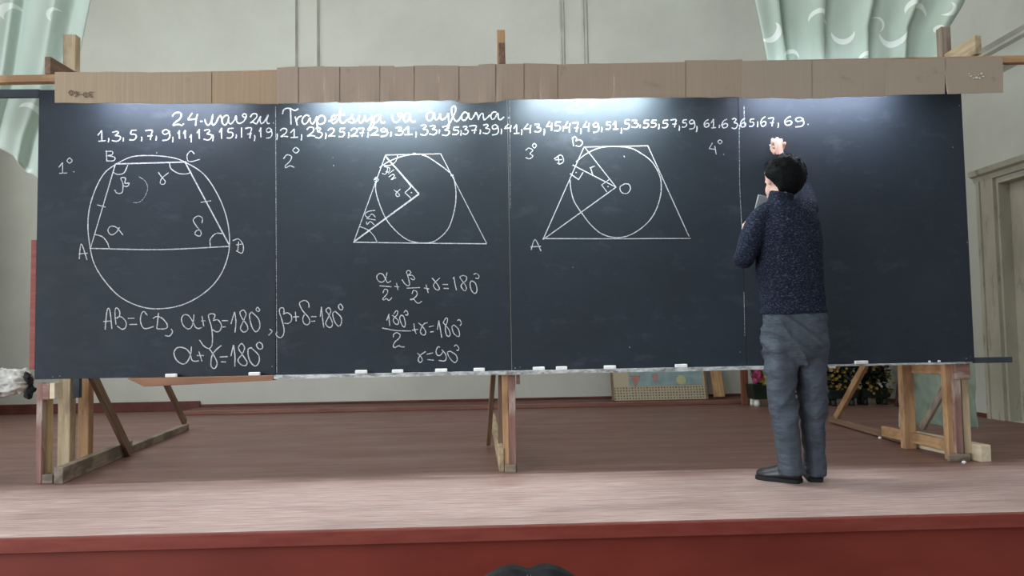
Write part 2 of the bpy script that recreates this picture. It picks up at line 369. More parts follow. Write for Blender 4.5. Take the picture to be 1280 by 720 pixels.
# ------------------------------------------------------------------ blackboard with everything chalked on it
BY = 4.70                       # front face of the board
def bp(px, py, off=0.0): p = at(px, py, BY-off); return p
ZB0, ZB1 = 0.597, 2.285
XB = [at(45.5, 300, BY).x, at(344.5, 300, BY).x, at(637, 300, BY).x, at(928.5, 300, BY).x, at(1211, 300, BY).x]
board = empty('blackboard', (0.15, BY, ZB0), 'wide dark blackboard of four panels covered with chalk geometry', 'blackboard')
for i in range(4):
    MB().box((XB[i]+.0012, BY, ZB0), (XB[i+1]-.0012, BY+.028, ZB1)).build('board_panel', M['board'], board, bevel=0.001)
a = at(10, 112, BY+.01); b = at(10, 122, BY+.01)
tag(MB().box((-3.45, BY+.004, b.z), (XB[0]-.0005, BY+.03, a.z)).build('top_rail', M['rail'], board, bevel=.002))
a = at(1240, 446.5, BY+.01); b = at(1240, 453.5, BY+.01); x1 = at(1265, 450, BY+.01).x
MB().box((XB[4]+.0005, BY+.004, b.z), (x1, BY+.03, a.z)).build('bottom_rail', M['rail'], board, bevel=.002)
a = at(41, 300, BY+.01); b = at(41, 462, BY+.01)
mb = MB().box((XB[0]-.034, BY+.006, b.z), (XB[0]-.0006, BY+.028, a.z)); tag(mb.build('edge_strip', M['wood_redframe'], board, bevel=.002), 'red painted wooden edge strip')
# ledges
LZ = ZB0-.001
l0 = at(160, 472, BY-.03).x; lm = at(344.5, 472, BY).x
mb = MB(); mb.prism([(l0, BY-.05, LZ), (l0+.10, BY-.05, LZ-.05), (lm, BY-.05, LZ-.028), (lm, BY-.05, LZ)], (0, .09, 0)); tag(mb.build('ledge', M['wood_brown'], board, bevel=.002), 'brown wooden ledge')
lw = MB(); N = 60; x2 = at(1040, 456, BY).x; rings = []
for i in range(N+1):
    x = lm+.002+(x2-lm-.002)*i/N; zt = LZ; zb = LZ-.02-.004*noise.noise(Vector((x*3, 0, 0)))
    yf = BY-.05+.004*noise.noise(Vector((x*4, 5, 0)))
    rings.append([(x, yf, zb), (x, BY+.03, zb), (x, BY+.03, zt), (x, yf, zt)])
lw.ring_loft(rings); tag(lw.build('ledge', M['ledge'], board), 'chalk-dusted ledge')
mb = MB().box((x2+.001, BY-.035, LZ-.010), (at(1203, 455, BY).x, BY+.03, LZ)); tag(mb.build('ledge', M['ledge'], board, bevel=.001), 'thin chalk-dusted ledge')

def ribbon(mb, pts, wd, lift=0.0012):
    """flat chalk stroke lying on the board; pts are points of the board plane"""
    if len(pts) < 2: return
    L = []; n = len(pts)
    for i, p in enumerate(pts):
        t = pts[min(i+1, n-1)]-pts[max(i-1, 0)]
        if t.length < 1e-7: t = Vector((1, 0, 0))
        t.normalize(); nn = Vector((-t.z, 0, t.x)); k = wd*CHW*(0.85+0.3*noise.noise(p*40))/2
        L.append((p+nn*k, p-nn*k))
    y0, y1 = BY-.0003, BY-lift
    for i in range(n-1):
        (a, b), (c, d) = L[i], L[i+1]
        mb.add([Vector((a.x, y1, a.z)), Vector((b.x, y1, b.z)), Vector((d.x, y1, d.z)), Vector((c.x, y1, c.z))], [(0, 1, 2, 3)])
    for s in (0, 1):                       # narrow side walls give the stroke its thickness
        for i in range(n-1):
            a = L[i][s]; c = L[i+1][s]
            mb.add([Vector((a.x, y1, a.z)), Vector((c.x, y1, c.z)), Vector((c.x, y0, c.z)), Vector((a.x, y0, a.z))], [(0, 1, 2, 3)])
CHW = 0.78
PX = 0.0047                                # one photo pixel on the board, metres
def strokes(txt): return [[tuple(float(c) for c in q.split(',')) for q in s.split()] for s in txt.split(';') if s.strip()]
class Ink:
    def __init__(s): s.mb = MB(); s.k = 0
    def px(s, pts, wd=2.0, smooth=True, lift=None):
        P = [bp(x, y) for x, y in pts]
        if len(P) == 1: P = [P[0]-Vector((.6*wd*PX/2, 0, 0)), P[0]+Vector((.6*wd*PX/2, 0, 0))]
        if smooth: P = smooth_line(P)
        s.k += 1; ribbon(s.mb, P, wd*PX, lift or 0.0010+0.00004*(s.k % 20)); return s
    def crop(s, ox, oy, sc, txt, wd=2.0, smooth=True):
        for st in strokes(txt): s.px([(ox+x/sc, oy+y/sc) for x, y in st], wd, smooth)
        return s
    def done(s, name, label, mat='chalk'):
        return tag(s.mb.build(name, M[mat], board, recalc=False), label)

# heading
k = Ink()
k.crop(205, 125, 8.533, '90,175 105,150 140,132 175,138 185,165 165,205 125,235 100,262 105,272 135,262 165,262 190,272 212,252; 302,140 280,170 258,205 275,210 340,202; 358,150 345,200 338,275; 385,228 412,228; 435,205 445,240 465,268 490,255 515,205 522,155; 522,160 508,215 515,255 530,268 560,235 580,190 605,165; 605,165 618,200 625,240; 690,170 660,165 625,195 620,240 650,268 680,235 692,180 690,235 715,255 750,215 770,170 775,225 800,250 840,235 875,190 875,155 855,148 838,165 855,185 885,175; 920,185 945,150 985,150 990,180 955,220 920,245 950,238 985,255 1000,235; 1000,235 1030,175 1025,220 1040,252 1075,225 1112,160 1095,215 1105,250 1128,248; 1164,245 1172,245', 2.2)
k.crop(345, 125, 8.533, '70,150 80,110 115,88 160,95 200,112 238,95; 155,100 158,170 160,262; 205,178 215,220 228,272; 222,215 240,185 275,170; 355,175 330,160 295,180 278,225 300,258 335,240 362,190 365,225 385,255 410,235 435,185; 438,175 440,250 445,340; 440,220 465,175 505,170 528,205 510,245 470,258 445,245; 560,225 600,215 635,190 625,160 595,185 590,225 610,250 640,235 670,190 690,90; 690,90 680,180 690,235 720,245 745,225; 650,160 735,155; 745,225 800,190 820,150; 820,150 810,185 835,215 820,242 775,235; 835,240 870,210 890,165 885,220 905,245 935,215 950,165; 893,128 899,128; 950,165 955,215 975,222 1010,190 1022,160 1020,220 1010,270 985,315 1000,325 1030,290 1050,240; 1110,165 1080,160 1050,185 1042,225 1065,240 1095,210 1115,165 1115,215 1135,245 1165,235', 2.3)
k.crop(490, 125, 8.533, '0,150 5,205 40,240 80,210 105,165 95,140 65,150 75,175 105,168; 185,140 150,145 120,190 140,232 175,215 195,150 195,205 225,235 250,225; 440,140 405,125 370,160 375,205 405,222 435,190 450,140 455,195 475,212 505,180 515,150 520,200 550,205 585,175 602,145 605,215 610,260 605,300 590,300 595,270 620,240 645,190 680,110 670,68 645,75 635,120 650,180 680,225 710,215 740,170; 810,145 775,130 745,165 750,210 780,215 805,180 818,140 825,195 850,205 880,160 895,130; 895,130 915,170 922,212; 920,200 945,155 970,145 975,185 985,212 1015,190 1045,160; 1115,130 1080,130 1055,165 1065,205 1095,195 1128,140 1135,195 1160,210 1195,180; 1240,190 1248,190', 2.2)
k.done('chalk_heading', 'white chalk cursive heading along the top')

# the long row of odd numbers
G = {'1': '.05,.4 .55,0; .55,0 .5,.5 .55,1', '1b': '.0,.45 .5,0; .5,0 .5,.95; .05,1 1,.95', '1p': '.5,0 .5,1', '2': '.05,.25 .35,0 .8,.08 .75,.45 .1,.92; .1,.92 .5,.85 1,.9',
     '3': '.1,.1 .55,0 .75,.15 .4,.42; .4,.42 .9,.5 .95,.75 .6,1 .05,.92', '4': '.55,0 .05,.5 .15,.55 .85,.5; .95,.15 .85,.6 .85,1', '5': '.95,.03 .3,.05; .3,.05 .22,.4 .7,.42 .9,.65 .6,.95 .05,.95',
     '6': '.8,.0 .35,.2 .08,.6 .3,.98 .75,.9 .9,.62 .6,.48 .2,.65', '7': '.05,.08 .5,.02 .95,.05 .8,.5 .7,1; .35,.6 1,.55', '9': '.85,.15 .5,.0 .12,.18 .3,.42 .75,.32 .88,.1; .85,.15 .95,.6 .7,.9 .1,.98',
     ',': '.55,0 .7,.4 .4,1', '.': '.3,.5 .7,.5', 'i': '.05,.4 .6,0; .6,0 .55,1'}
row = '''1b 122.3 163.2 132.3 176.6|, 134 172.5 137 178|3 139.3 164.3 151 176.6|, 153 172 155 177|5 161.3 162.3 171.5 175.5|, 176 171 178 176.6|7 181 162.6 191 175|, 194 170 196.3 175.7|9 202 162 213 176|, 215 171 217 178|1 222 163 226.5 173.5|1 229 163 234 173.5|i 237 168 240.7 178|1 246 161.5 252 173.7|3 254 162 265 175|, 265 168.5 267.3 176.5|1 274 160 279.8 173.6|5 283 160 292.3 173|, 294 168 296.3 173|1p 300 159.5 304 172|7 306 159.6 315 173|, 317 169 319.5 176.5|1 324 159.6 328 172|9 332 160 340.5 173|, 345 167 347.4 175
2 349.7 160.7 360.2 172|1b 363 161.3 372.5 172|, 375.5 168 378 175.4|2 383 159 394 171.3|3 393.6 159.6 403 172.5|, 406 166 408.3 173.6|2 409.5 160.7 419 171.3|5 423 160 431.7 171.3|, 434.6 165.4 437 172.5|2 438 160.7 448 171.3|7 447 160 455 170.7|, 458.7 165.4 461 172|2 462 159.6 474 170|9 475 160.7 485 170.7|, 487.4 165 489.7 170.7
3 493.5 159 504 169|1b 505 158.4 515.8 168.4|, 518.7 165 521 172|3 525 156 535 169|3 536.3 157 546.3 168.4|, 548 162 550 167|3 552 157.8 562 169.5|5 565 158.4 574.4 168.4|, 575 163 577.3 169.5|3 578 157.8 585.5 167.8|7 586 157 596 167|, 599 162 601.3 167.8|3 603 155.5 612.5 167|9 614 156 623.6 169|, 625.4 161 627.7 167.8
4 630.6 155 639.4 165|1b 642 156 649.3 167|, 651 161.7 653 168.7|4 655 155 664 166.4|3 667.5 155 676.3 165|, 678.6 161 681.6 169|4 683 152 690.4 163.4|5 692 152 701.5 164|, 703 157.6 704.8 164|4 705.6 152 713 165.8|7 715 153 723 165|, 725 160.5 727 167.5|4 729 152 737 164.6|9 740.7 153.5 749 165.8|, 751 159 753 165|5 756.6 152 764 162|1b 766 151.7 773 161.7|, 775.6 160 777.6 167
5 779.4 149.4 787.6 161.7|3 789 150 798 159.3|, 799 156 800.9 160|5 803.4 150 811.6 160|5 812.8 150 821 159.3|, 822.5 155 824.3 161.7|5 827 150 835.6 160|7 837.4 149.4 845.6 159.3|, 848 157 850 163.4|5 852 149.4 859 159.3|9 860.8 150 869 161.7|, 869.5 157.6 872 165.2
6 879.4 149.6 887 159|1b 888.7 149 895 160|, 898 156 900 160|6 901.6 149 910.4 160|3 914 148 922 160.8|, 923.3 156 925.2 162|6 925 148 932.7 159|5 936 148.5 943 158.4|, 946 152 947.8 159|6 950.3 146 958 158|7 959.6 147.3 967.3 158|, 971.4 153.7 973.7 160|6 980 145.5 990.7 156.7|9 993 146.7 1005.4 159|. 1008.5 153 1011.5 158'''
k = Ink()
for e in row.replace('\n', '|').split('|'):
    g, x0, y0, x1, y1 = e.split(); x0, y0, x1, y1 = map(float, (x0, y0, x1, y1))
    for st in strokes(G[g]): k.px([(x0+(x1-x0)*a, y0+(y1-y0)*b) for a, b in st], 2.1)
k.done('chalk_number_row', 'white chalk row of odd numbers from 1 to 69')

# figure 1
k = Ink()
k.px([(145, 205), (165, 196), (190, 194.5), (215, 197), (232, 203), (255, 218), (273, 245), (284, 275), (287, 305), (282, 330), (270, 352), (250, 370), (225, 382), (198, 386), (175, 383), (150, 371), (130, 350), (118, 330), (113, 311), (110, 285), (112, 260), (120, 235), (131, 216), (145, 205)], 1.8)
for a, b, wd in (((113, 311), (144.5, 204.5), 1.7), ((144, 205), (233, 202.5), 2.2), ((231, 202), (287, 307), 2.2)): k.px([a, b], wd, False)
k.px([(112, 310.5), (200, 312), (287, 308)], 1.9); k.px([(121.5, 256), (132, 259)], 1.7, False); k.px([(251, 253), (264, 251)], 1.6, False)
for s in ('119,293 128,296 134,303 136.5,310', '141,215 147,218 155,216 160,206', '212,204 214,211 224,217 235,217 239,214', '278,292 270,292 263,299 263,308'):
    k.px(strokes(s)[0], 1.7)
k.crop(60, 180, 4.8, '450,545 410,500 375,495 360,520 380,545 410,530 430,500; 188,690 200,600 235,695; 185,660 240,655; 350,40 353,102; 345,45 385,45 385,65 360,70 400,80 395,100 350,102; 400,275 415,295 445,290 450,240 438,205 465,205 462,235 487,235 475,255 450,250; 130,82 115,100 130,115 145,100 130,82; 153,167 160,167', 1.6)
k.crop(60, 180, 4.8, '65,140 88,112; 88,112 88,175; 68,176 115,174', 1.6, False)
k.crop(190, 180, 4.8, '255,60 235,42 212,65 215,100 240,105 288,92; 38,170 60,200 80,225 70,242 50,235 60,205 100,172; 300,475 302,445 275,432 248,455 265,490 295,530 285,553 258,540 270,518 295,520; 485,580 520,570 548,610 540,655 505,640; 520,585 515,640; 505,605 545,600', 1.6)
k.done('chalk_drawing', 'white chalk trapezoid inside a circle')
Ink().crop(60, 180, 4.8, '545,195 585,225 598,270 575,325 545,350 510,352', 1.3).done('chalk_arc', 'faint broken chalk arc', 'chalkfaint')
for P, wd in (([(344.5, 133), (345, 250), (345.5, 360), (346, 466)], 1.1), ([(637, 126), (638, 260)], 0.6), ([(930, 133), (930.5, 158)], 1.4), ([(923.5, 160), (924, 166), (924.5, 220), (925, 240), (928, 300)], 1.2), ([(930, 365), (931, 420)], 1.0)):
    Ink().px(P, wd).done('chalk_seam', None, 'chalkfaint')
for x, y in ((196, 191), (416, 197), (417, 207), (780, 195), (716, 334), (787, 434), (640, 458), (644, 460), (650, 459), (925, 440), (1191, 184), (1209, 303), (1199, 132), (1208, 448), (1213, 446), (66, 471), (75, 470), (340, 458)): Ink().px([(x, y)], 1.8).done('chalk_speck', None, 'chalkfaint')
# formulas below figure 1
k = Ink()
k.crop(120, 375, 8, '92,295 105,150 118,88 140,110 160,290; 75,215 150,210; 200,245 190,120 205,78 235,110 235,160 205,185; 205,175 255,170 300,220 295,275 260,292 212,260; 318,185 385,182; 335,245 412,243; 515,155 480,115 455,140 445,210 470,275 510,285 578,265; 625,130 618,200 608,285; 568,185 610,165 665,185 712,245 700,285 610,290; 752,290 765,320 735,360 692,355', 1.7)
k.crop(215, 375, 8, '220,145 215,210 195,270 160,290 115,255 95,190 120,150 165,155 205,210 235,270 265,285 300,275; 290,210 335,208; 300,160 318,265; 275,400 320,460 370,485 400,450 405,370 395,270 365,160 395,138 430,150 415,195; 410,205 460,200 495,250 480,305 445,318 405,295; 500,207 560,207; 505,270 540,268; 590,240 625,120; 628,120 640,220 630,325; 740,130 715,100 680,125 700,180 750,250 755,300 715,320 685,280 715,210 740,150 740,130; 795,118 775,160 800,270 840,318 878,270 865,190 795,118; 855,70 840,95 860,115 878,100 855,70', 1.7)
k.crop(325, 370, 10.283, '125,425 155,455 110,505; 225,460 205,485 225,520 265,535 300,500 310,430 285,320 250,200 265,155 300,155 310,200 300,235; 300,235 350,215 400,250 405,310 370,350 310,350; 425,270 505,265; 455,200 465,325; 630,150 625,95 590,60 540,65 508,100 550,190 620,270 640,330 610,370 565,350 550,290 570,240; 655,265 725,265; 660,325 710,322; 775,265 790,140; 790,140 805,290 820,405; 905,170 880,150 848,185 890,250 930,340 920,395 880,400 845,350 880,270 910,200 905,170; 965,195 935,230 960,330 1010,388 1045,350 1040,270 965,195; 1035,100 1010,125 1020,165 1050,180 1065,145 1035,100', 1.7)
k.done('chalk_formula', 'white chalk line of equations starting AB=CD')
k = Ink()
k.crop(215, 375, 8, '195,465 185,550 150,620 105,640 45,600 20,530 50,480 105,475 155,500 185,550 200,600 230,612 270,608; 250,555 318,555; 270,515 300,615; 375,490 410,540 450,620 440,670 415,685 390,650 400,560 440,500 495,455; 478,570 558,565; 490,618 540,620; 590,560 615,450; 615,450 630,560 628,665; 720,460 695,435 665,480 700,540 750,620 735,655 690,645 660,600 700,545 725,490 720,460; 790,475 760,500 775,600 830,660 870,620 865,550 790,475; 870,420 845,450 870,490 905,480 900,440 870,420', 1.9)
k.done('chalk_formula', 'white chalk equation lowest on the left panel')
# figure 2
k = Ink(); c = (320, 180, 4)
k.crop(*c, '648,55 925,49', 1.7, False); k.crop(*c, '923,48 1153,497', 1.5, False); k.crop(*c, '1153,499 820,496 486,491', 2.0, False); k.crop(*c, '488,492 648,55', 1.6, False)
k.crop(*c, '792,50 720,65 660,90 618,118; 604,168 600,240 640,355 690,425 760,480 840,495 900,482 960,425 990,340 1000,265 995,200 980,155 920,105 840,55 792,50', 1.7)
k.crop(*c, '648,62 815,250', 2.6, False); k.crop(*c, '690,108 778,214', 2.2, False); k.crop(*c, '492,487 815,250', 2.8, False)
k.crop(*c, '775,215 745,243 775,272', 2.0, False); k.crop(*c, '774,243 781,243', 1.8); k.crop(*c, '520,413 560,430 590,460 605,490; 710,52 700,85 675,105 640,108', 1.3)
k.crop(*c, '830,55 870,68', 1.5, False)
for x, y in ((600, 175), (792, 49), (980, 157)): k.crop(*c, '%d,%d %d,%d' % (x-7, y, x+7, y), 3.2, False)
k.crop(*c, '600,165 590,180 600,190 612,178 600,165', 1.4)
k.crop(*c, '595,332 562,337 545,352 560,367 580,350 597,366; 552,372 598,380; 552,387 556,402 572,388 592,405; 630,147 648,150 658,120 640,113 668,120 664,140 648,138; 662,150 690,128; 664,165 684,152 692,160 676,178 700,168; 690,230 710,245 718,258 705,262 700,247 722,226', 1.4)
k.crop(345, 180, 5.144, '48,95 70,70 100,80 90,110 60,140 65,152 90,140 118,150; 128,20 108,40 128,58 148,40 128,20', 1.6)
k.done('chalk_drawing', 'white chalk trapezoid around a circle with thick angle bisectors')
k = Ink()
k.crop(460, 330, 8, '190,85 175,150 140,182 100,165 88,125 115,95 150,105 170,140 195,185 230,170; 115,218 235,228; 150,290 165,255 195,260 190,300 150,345 160,360 185,345 210,365 240,335; 265,225 312,228; 285,190 300,260; 340,155 370,200 405,218 415,190 395,110 385,80 405,65 430,85 405,110 445,115 468,145 450,158 425,140; 388,242 520,236; 440,300 455,265 485,275 490,310 455,345 425,352 430,360 460,355 480,380 505,392 540,372; 560,240 612,250; 580,205 602,290; 640,140 680,185 712,235 705,260 675,250 655,215 675,180 718,140; 745,205 800,205; 755,243 808,245; 850,150 860,130; 860,130 870,200 885,262; 915,130 950,115 985,130 980,165 945,195 930,220 950,255 970,268 985,240 960,190 935,160 915,125; 1035,165 1020,200 1035,265 1070,295 1090,260 1075,195 1035,165; 1055,105 1085,95 1110,120 1100,145 1075,140', 1.6)
k.done('chalk_formula', 'white chalk equation with alpha and beta halves')
k = Ink()
k.crop(465, 380, 9, '165,185 192,112; 188,130 200,245; 245,115 270,78 290,85 280,125 250,155 240,190 265,225 295,225 295,185 260,150 225,125; 325,125 312,165 340,240 365,258 375,215 355,140 325,125; 360,95 380,72 402,95 400,125 375,120; 115,270 270,298 438,303; 240,375 245,340 280,322 315,345 305,385 260,425 240,470 255,490 300,470 330,482 368,482; 450,295 520,285; 472,220 480,290 498,335; 520,210 560,245 600,300 600,340 570,348 545,315 560,260 590,220 625,210; 640,258 695,245; 655,315 695,310; 735,290 752,185; 752,185 770,290 785,380; 800,210 830,160 850,165 845,205 825,260 835,340 860,365 880,340 860,280 800,210; 920,235 900,260 920,330 965,365 985,350 970,280 920,235; 960,185 985,178 1005,215 990,245', 1.7)
k.done('chalk_formula', 'white chalk equation with 180 over 2')
k = Ink()
k.crop(465, 380, 9, '510,550 535,575 565,620 555,650 535,655 520,625 545,575 605,535; 615,565 685,550; 625,625 695,632; 765,485 740,485 720,530 735,575 770,575 800,535; 785,515 825,560 835,610 815,640 750,635; 880,530 850,545 870,600 925,658 958,630 945,575 880,530; 925,480 945,460 975,490 970,520 950,520', 1.7)
k.done('chalk_formula', 'white chalk answer of 90 degrees')
# figure 3
k = Ink(); c = (640, 180, 4)
for s in ('155,478 360,15', '360,15 680,9', '679,9 885,462', '153,473 520,474 894,472', '365,18 520,216', '158,476 520,216', '303,105 516,214'): k.crop(*c, s, 1.7, False)
k.crop(*c, '290,180 295,230 310,285 345,340 395,405 450,450 520,468 590,455 660,410 710,350 740,270 746,200 735,150 700,90 650,50 590,20 500,12 430,22 370,50 320,90', 1.7)
k.crop(*c, '290,148 333,178 355,142', 1.8, False); k.crop(*c, '485,178 448,205 475,240', 1.8, False); k.crop(*c, '317,143 324,143; 477,213 484,213; 559,64 564,64', 1.6)
k.crop(*c, '565,198 540,215 548,242 575,247 592,225 585,203 565,198; 392,117 405,160; 388,120 415,110; 210,75 245,55 258,85 240,100 225,95; 230,60 235,95; 215,80 250,78; 95,530 115,478 145,535; 93,514 145,512', 1.7)
k.crop(630, 140, 8.533, '730,275 742,365; 728,280 755,265 775,285 765,310; 765,310 800,295 838,325 810,365 765,360', 1.7)
k.px([(657, 188), (661, 185), (666, 188), (662.5, 192), (666, 195), (662, 198.5), (657, 197)], 1.5); k.px([(668, 179), (665.5, 182), (668, 185), (670.5, 182), (668, 179)], 1.4)
k.done('chalk_drawing', 'white chalk trapezoid around a circle with radius to centre O')
k = Ink(); k.crop(870, 135, 8.533, '175,372 140,435; 140,435 205,440; 200,405 215,495', 1.6, False); k.crop(870, 135, 8.533, '255,338 233,358 255,382 278,360 255,338; 290,495 298,495', 1.6); k.done('chalk_numeral', 'white chalk numeral four with degree ring')

# chalk sticks resting on the ledges
def chalk(px0, px1, py, label, d=0.02, grp='chalk sticks on the board ledge'):
    a = at(px0, py, BY-.028); b = at(px1, py, BY-.028); z = LZ+d/2+.0004
    o = bar('chalk_stick', (a.x, BY-.028, z), (b.x, BY-.028, z), d, d, M['chalkstick'], None, bevel=.003); tag(o, label, 'chalk', grp)
chalk(207, 221, 470, 'white chalk stick near the left end of the brown wooden ledge under the left panel')
chalk(311, 325, 468, 'white chalk stick at the right end of the brown wooden ledge')
for a, b, l in ((444, 459, 'white chalk stick on the dusty ledge, first from its left end'), (490, 504, 'white chalk stick on the ledge right below the 180 over 2 fraction'), (544, 559, 'white chalk stick on the ledge below the 90 degree answer'),
                (592, 606, 'white chalk stick on the ledge just before the middle trestle'), (666, 681, 'white chalk stick on the ledge just after the middle trestle'), (695, 709, 'white chalk stick on the ledge second after the middle trestle'),
                (755, 770, 'white chalk stick on the ledge above the left edge of the leaning picture board'), (844, 859, 'white chalk stick on the ledge above the right half of the leaning picture board'), (1069, 1085, 'white chalk stick on the thin ledge to the right of the person')):
    chalk(a, b, 463, l)
def crumb(p, r, label, grp):
    o = MB().ball((p[0], p[1], p[2]+r*.85), (r*1.1, r, r*.85), 8, 6).build('chalk_crumb', M['chalkstick'], None); tag(o, label, 'chalk', grp)
p = at(1162, 455, BY-.02); crumb((p.x, BY-.02, LZ+.0004), .008, 'small white chalk crumb on the ledge, left of two above the right trestle', 'chalk crumbs')
p = at(1174, 455, BY-.02); crumb((p.x, BY-.02, LZ+.0004), .009, 'small white chalk crumb on the ledge, right of two above the right trestle', 'chalk crumbs')
crumb(flr(1100, 549), .012, 'white chalk crumb lying on the dark floor behind the board', 'chalk crumbs')
crumb(flr(1205, 580), .012, 'white chalk crumb on the floor at the front of the right trestle', 'chalk crumbs')

# ------------------------------------------------------------------ cardboard pelmet on its wooden rail
RY = 4.47
pz = at(34, 98.5, RY); pq = at(1266, 74, RY)
pel = empty('pelmet', (0.3, RY, pz.z), 'long strip of brown cardboard pieces nailed to a rail above the blackboard', 'pelmet')
sl = (pq.z-pz.z)/(pq.x-pz.x)
tag(bar('rail', (-3.35, RY, pz.z-.006+sl*(-3.35-pz.x)), (3.75, RY, pq.z-.006+sl*(3.75-pq.x)), .055, .040, M['wood_orange'], pel), 'bare wooden rail')
CY = RY-.034
pieces = [(68.5, 197.5, 90, 90, 128.5, 129, 'card_kraft'), (197, 264, 90, 90.5, 130, 129.5, 'card_kraft'), (263, 347.5, 89, 88.5, 129.5, 130, 'card_tan'), (346, 372.5, 84.5, 83.5, 129.5, 129, 'card_grey'), (372.5, 405.5, 84, 82.5, 129, 128.5, 'card_grey'), (405.5, 424, 83.5, 83.5, 128.5, 128, 'card_grey'), (424, 449, 83.5, 83, 128, 128, 'card_grey'),
          (449, 474, 82.5, 82.5, 128, 127.5, 'card_grey'), (474, 493, 82.5, 82.5, 127.5, 126.5, 'card_grey'), (493, 517, 83.5, 83, 126.5, 126.5, 'card_grey'), (517, 549, 82, 81.5, 126.5, 126, 'card_grey'), (549, 573, 82, 82, 126, 125.5, 'card_grey'), (571, 598, 84, 82.5, 128.5, 129, 'card_grey'), (598, 619, 80.5, 80, 129, 128, 'card_grey'), (619, 631, 80, 80, 128, 125.5, 'card_grey'),
          (631, 654.5, 80, 79.5, 124.5, 124.5, 'card_brown'), (654.5, 675.5, 79, 79.5, 124.5, 124.5, 'card_brown'), (675.5, 696.5, 79.5, 80, 124.5, 124, 'card_brown'), (696, 768, 80.5, 79, 124, 122.5, 'card_brown'), (768, 856.5, 79.5, 77.5, 122.5, 122, 'card_brown'), (856, 928, 75.5, 74.5, 122, 122, 'card_brown'), (927.5, 1014.5, 76, 75.5, 122.3, 123, 'card_end'), (1014, 1107.5, 75.5, 73.5, 123, 120, 'card_end'), (1107, 1181, 74, 72.5, 119.5, 117.5, 'card_end'), (1179.5, 1253.5, 72.5, 71.5, 117, 115.8, 'card_end')]
for i, (xa, xb, ta, tb, ba, bb_, mt) in enumerate(pieces):
    mb = MB(); n = max(3, int((xb-xa)/5)); y0 = CY-(.0045 if i % 2 else 0.0); rings = []
    if mt == 'card_end' and i == len(pieces)-1: xa_t, xa_b = 1179.5, 1184.5
    else: xa_t = xa_b = xa
    A0 = at(xa_t, ta, y0); A1 = at(xb, tb, y0); B0 = at(xa_b, ba, y0); B1 = at(xb+(0.8 if i == len(pieces)-1 else 0), bb_, y0)
    for j in range(n+1):
        t = j/n; tp = A0.lerp(A1, t); bt = B0.lerp(B1, t)
        j1 = .004*noise.noise(Vector((tp.x*9, i, 0))); j2 = .005*noise.noise(Vector((tp.x*8, i+30, 0)))
        bow = .006*math.sin(math.pi*t)*(1 if i % 3 else -.3)
        col = []
        for s in range(5):
            q = s/4; p = tp.lerp(bt, q); z = p.z+j1*(1-q)+j2*q; yy = y0-bow*q*q-.002*noise.noise(Vector((p.x*5, q*2, i)))
            col.append(Vector((p.x, yy, z)))
        rings.append(col+[v+Vector((0, .0035, 0)) for v in reversed(col)])
    mb.ring_loft(rings); mb.build('cardboard_piece', M[mt], pel)
# pencilled upside down 30-60 on the first piece
k = MB(); o0 = CY-.008
def onto(px, py): return at(px, py, o0)
tx = [('3', 113, 118), ('0', 106, 118.5), ('-', 101, 118), ('6', 95, 117.5), ('0', 88, 116)]
GG = {'3': '.1,.1 .6,0 .75,.2 .4,.45; .4,.45 .9,.6 .6,1 .1,.9', '0': '.5,0 .1,.4 .4,1 .9,.6 .5,0', '-': '.1,.5 .9,.5', '6': '.8,0 .2,.5 .4,1 .8,.8 .6,.5 .2,.6'}
for g, cx, cy in tx:
    for st in strokes(GG[g]):
        P = [onto(cx+3-6*a, cy+3.2-6.4*b) for a, b in st]; P = smooth_line(P, 3)
        for a, b in zip(P[:-1], P[1:]):
            t = (b-a).normalized(); nn = Vector((-t.z, 0, t.x))*.0016
            k.prism([a+nn, a-nn, b-nn, b+nn], (0, .0035, 0))
tag(k.build('pencil_number', M['pencil'], pel), 'pencilled 30-60 written upside down')
tp = MB()  # tape glints laid on as small pale glossy spots
for x, y, r in ((1211.5, 92, 1.3), (1214, 95, 1.6), (1217, 97.5, 1.5), (1221, 97, 2.2), (1225, 97.5, 1.6), (1227, 92, 2.0), (1229.5, 95.5, 1.3), (1223, 93.5, 1.0), (1219, 94, .8)):
    q = at(x, y, CY-.009); r *= .0045; n = 7
    tp.prism([q+Vector((math.cos(6.28*j/n)*r*random.uniform(.6, 1.2), 0, math.sin(6.28*j/n)*r*random.uniform(.4, .9))) for j in range(n)], (0, .004, 0))
tag(tp.build('tape_glint', M['tape'], pel), 'scraps of clear tape with painted pale glints')

# tube lamps behind the cardboard, washing the top of the board and the stage edge
def tube_lamp(pa, pb, strength, colr, label):
    a = at(pa, 118, 4.545); b = at(pb, 118, 4.545); z = 2.235; y = 4.545
    r = empty('tube_lamp', ((a.x+b.x)/2, y, z+.05), label, 'lamp', 'tube lamps above the board')
    hz = 2.30
    MB().box((a.x-.03, y-.04, z+.022), (b.x+.03, y+.04, hz)).build('housing', M['trim'], r, bevel=.003)
    MB().box((a.x-.03, y-.014, z-.014), (a.x, y+.014, z+.0215)).build('end_cap', M['trim'], r, bevel=.002); MB().box((b.x, y-.014, z-.014), (b.x+.03, y+.014, z+.0215)).build('end_cap', M['trim'], r, bevel=.002)
    MB().tube([(a.x+.001, y, z), (b.x-.001, y, z)], .013, 8).build('tube', m_emit('lit_tube', colr, strength), r)
    MB().box(((a.x+b.x)/2-.02, RY+.0276, hz-.05), ((a.x+b.x)/2+.02, y-.0405, hz-.02)).build('bracket', M['trim'], r)
T1 = 275.0; T2 = 112.0
tube_lamp(112, 285, T2, (0.78, 0.84, 1.0, 1), 'dim bluish tube lamp hidden behind the cardboard above the left panel')
tube_lamp(388, 560, T1, (0.86, 0.97, 1.0, 1), 'bright white tube lamp behind the cardboard left of the middle post')
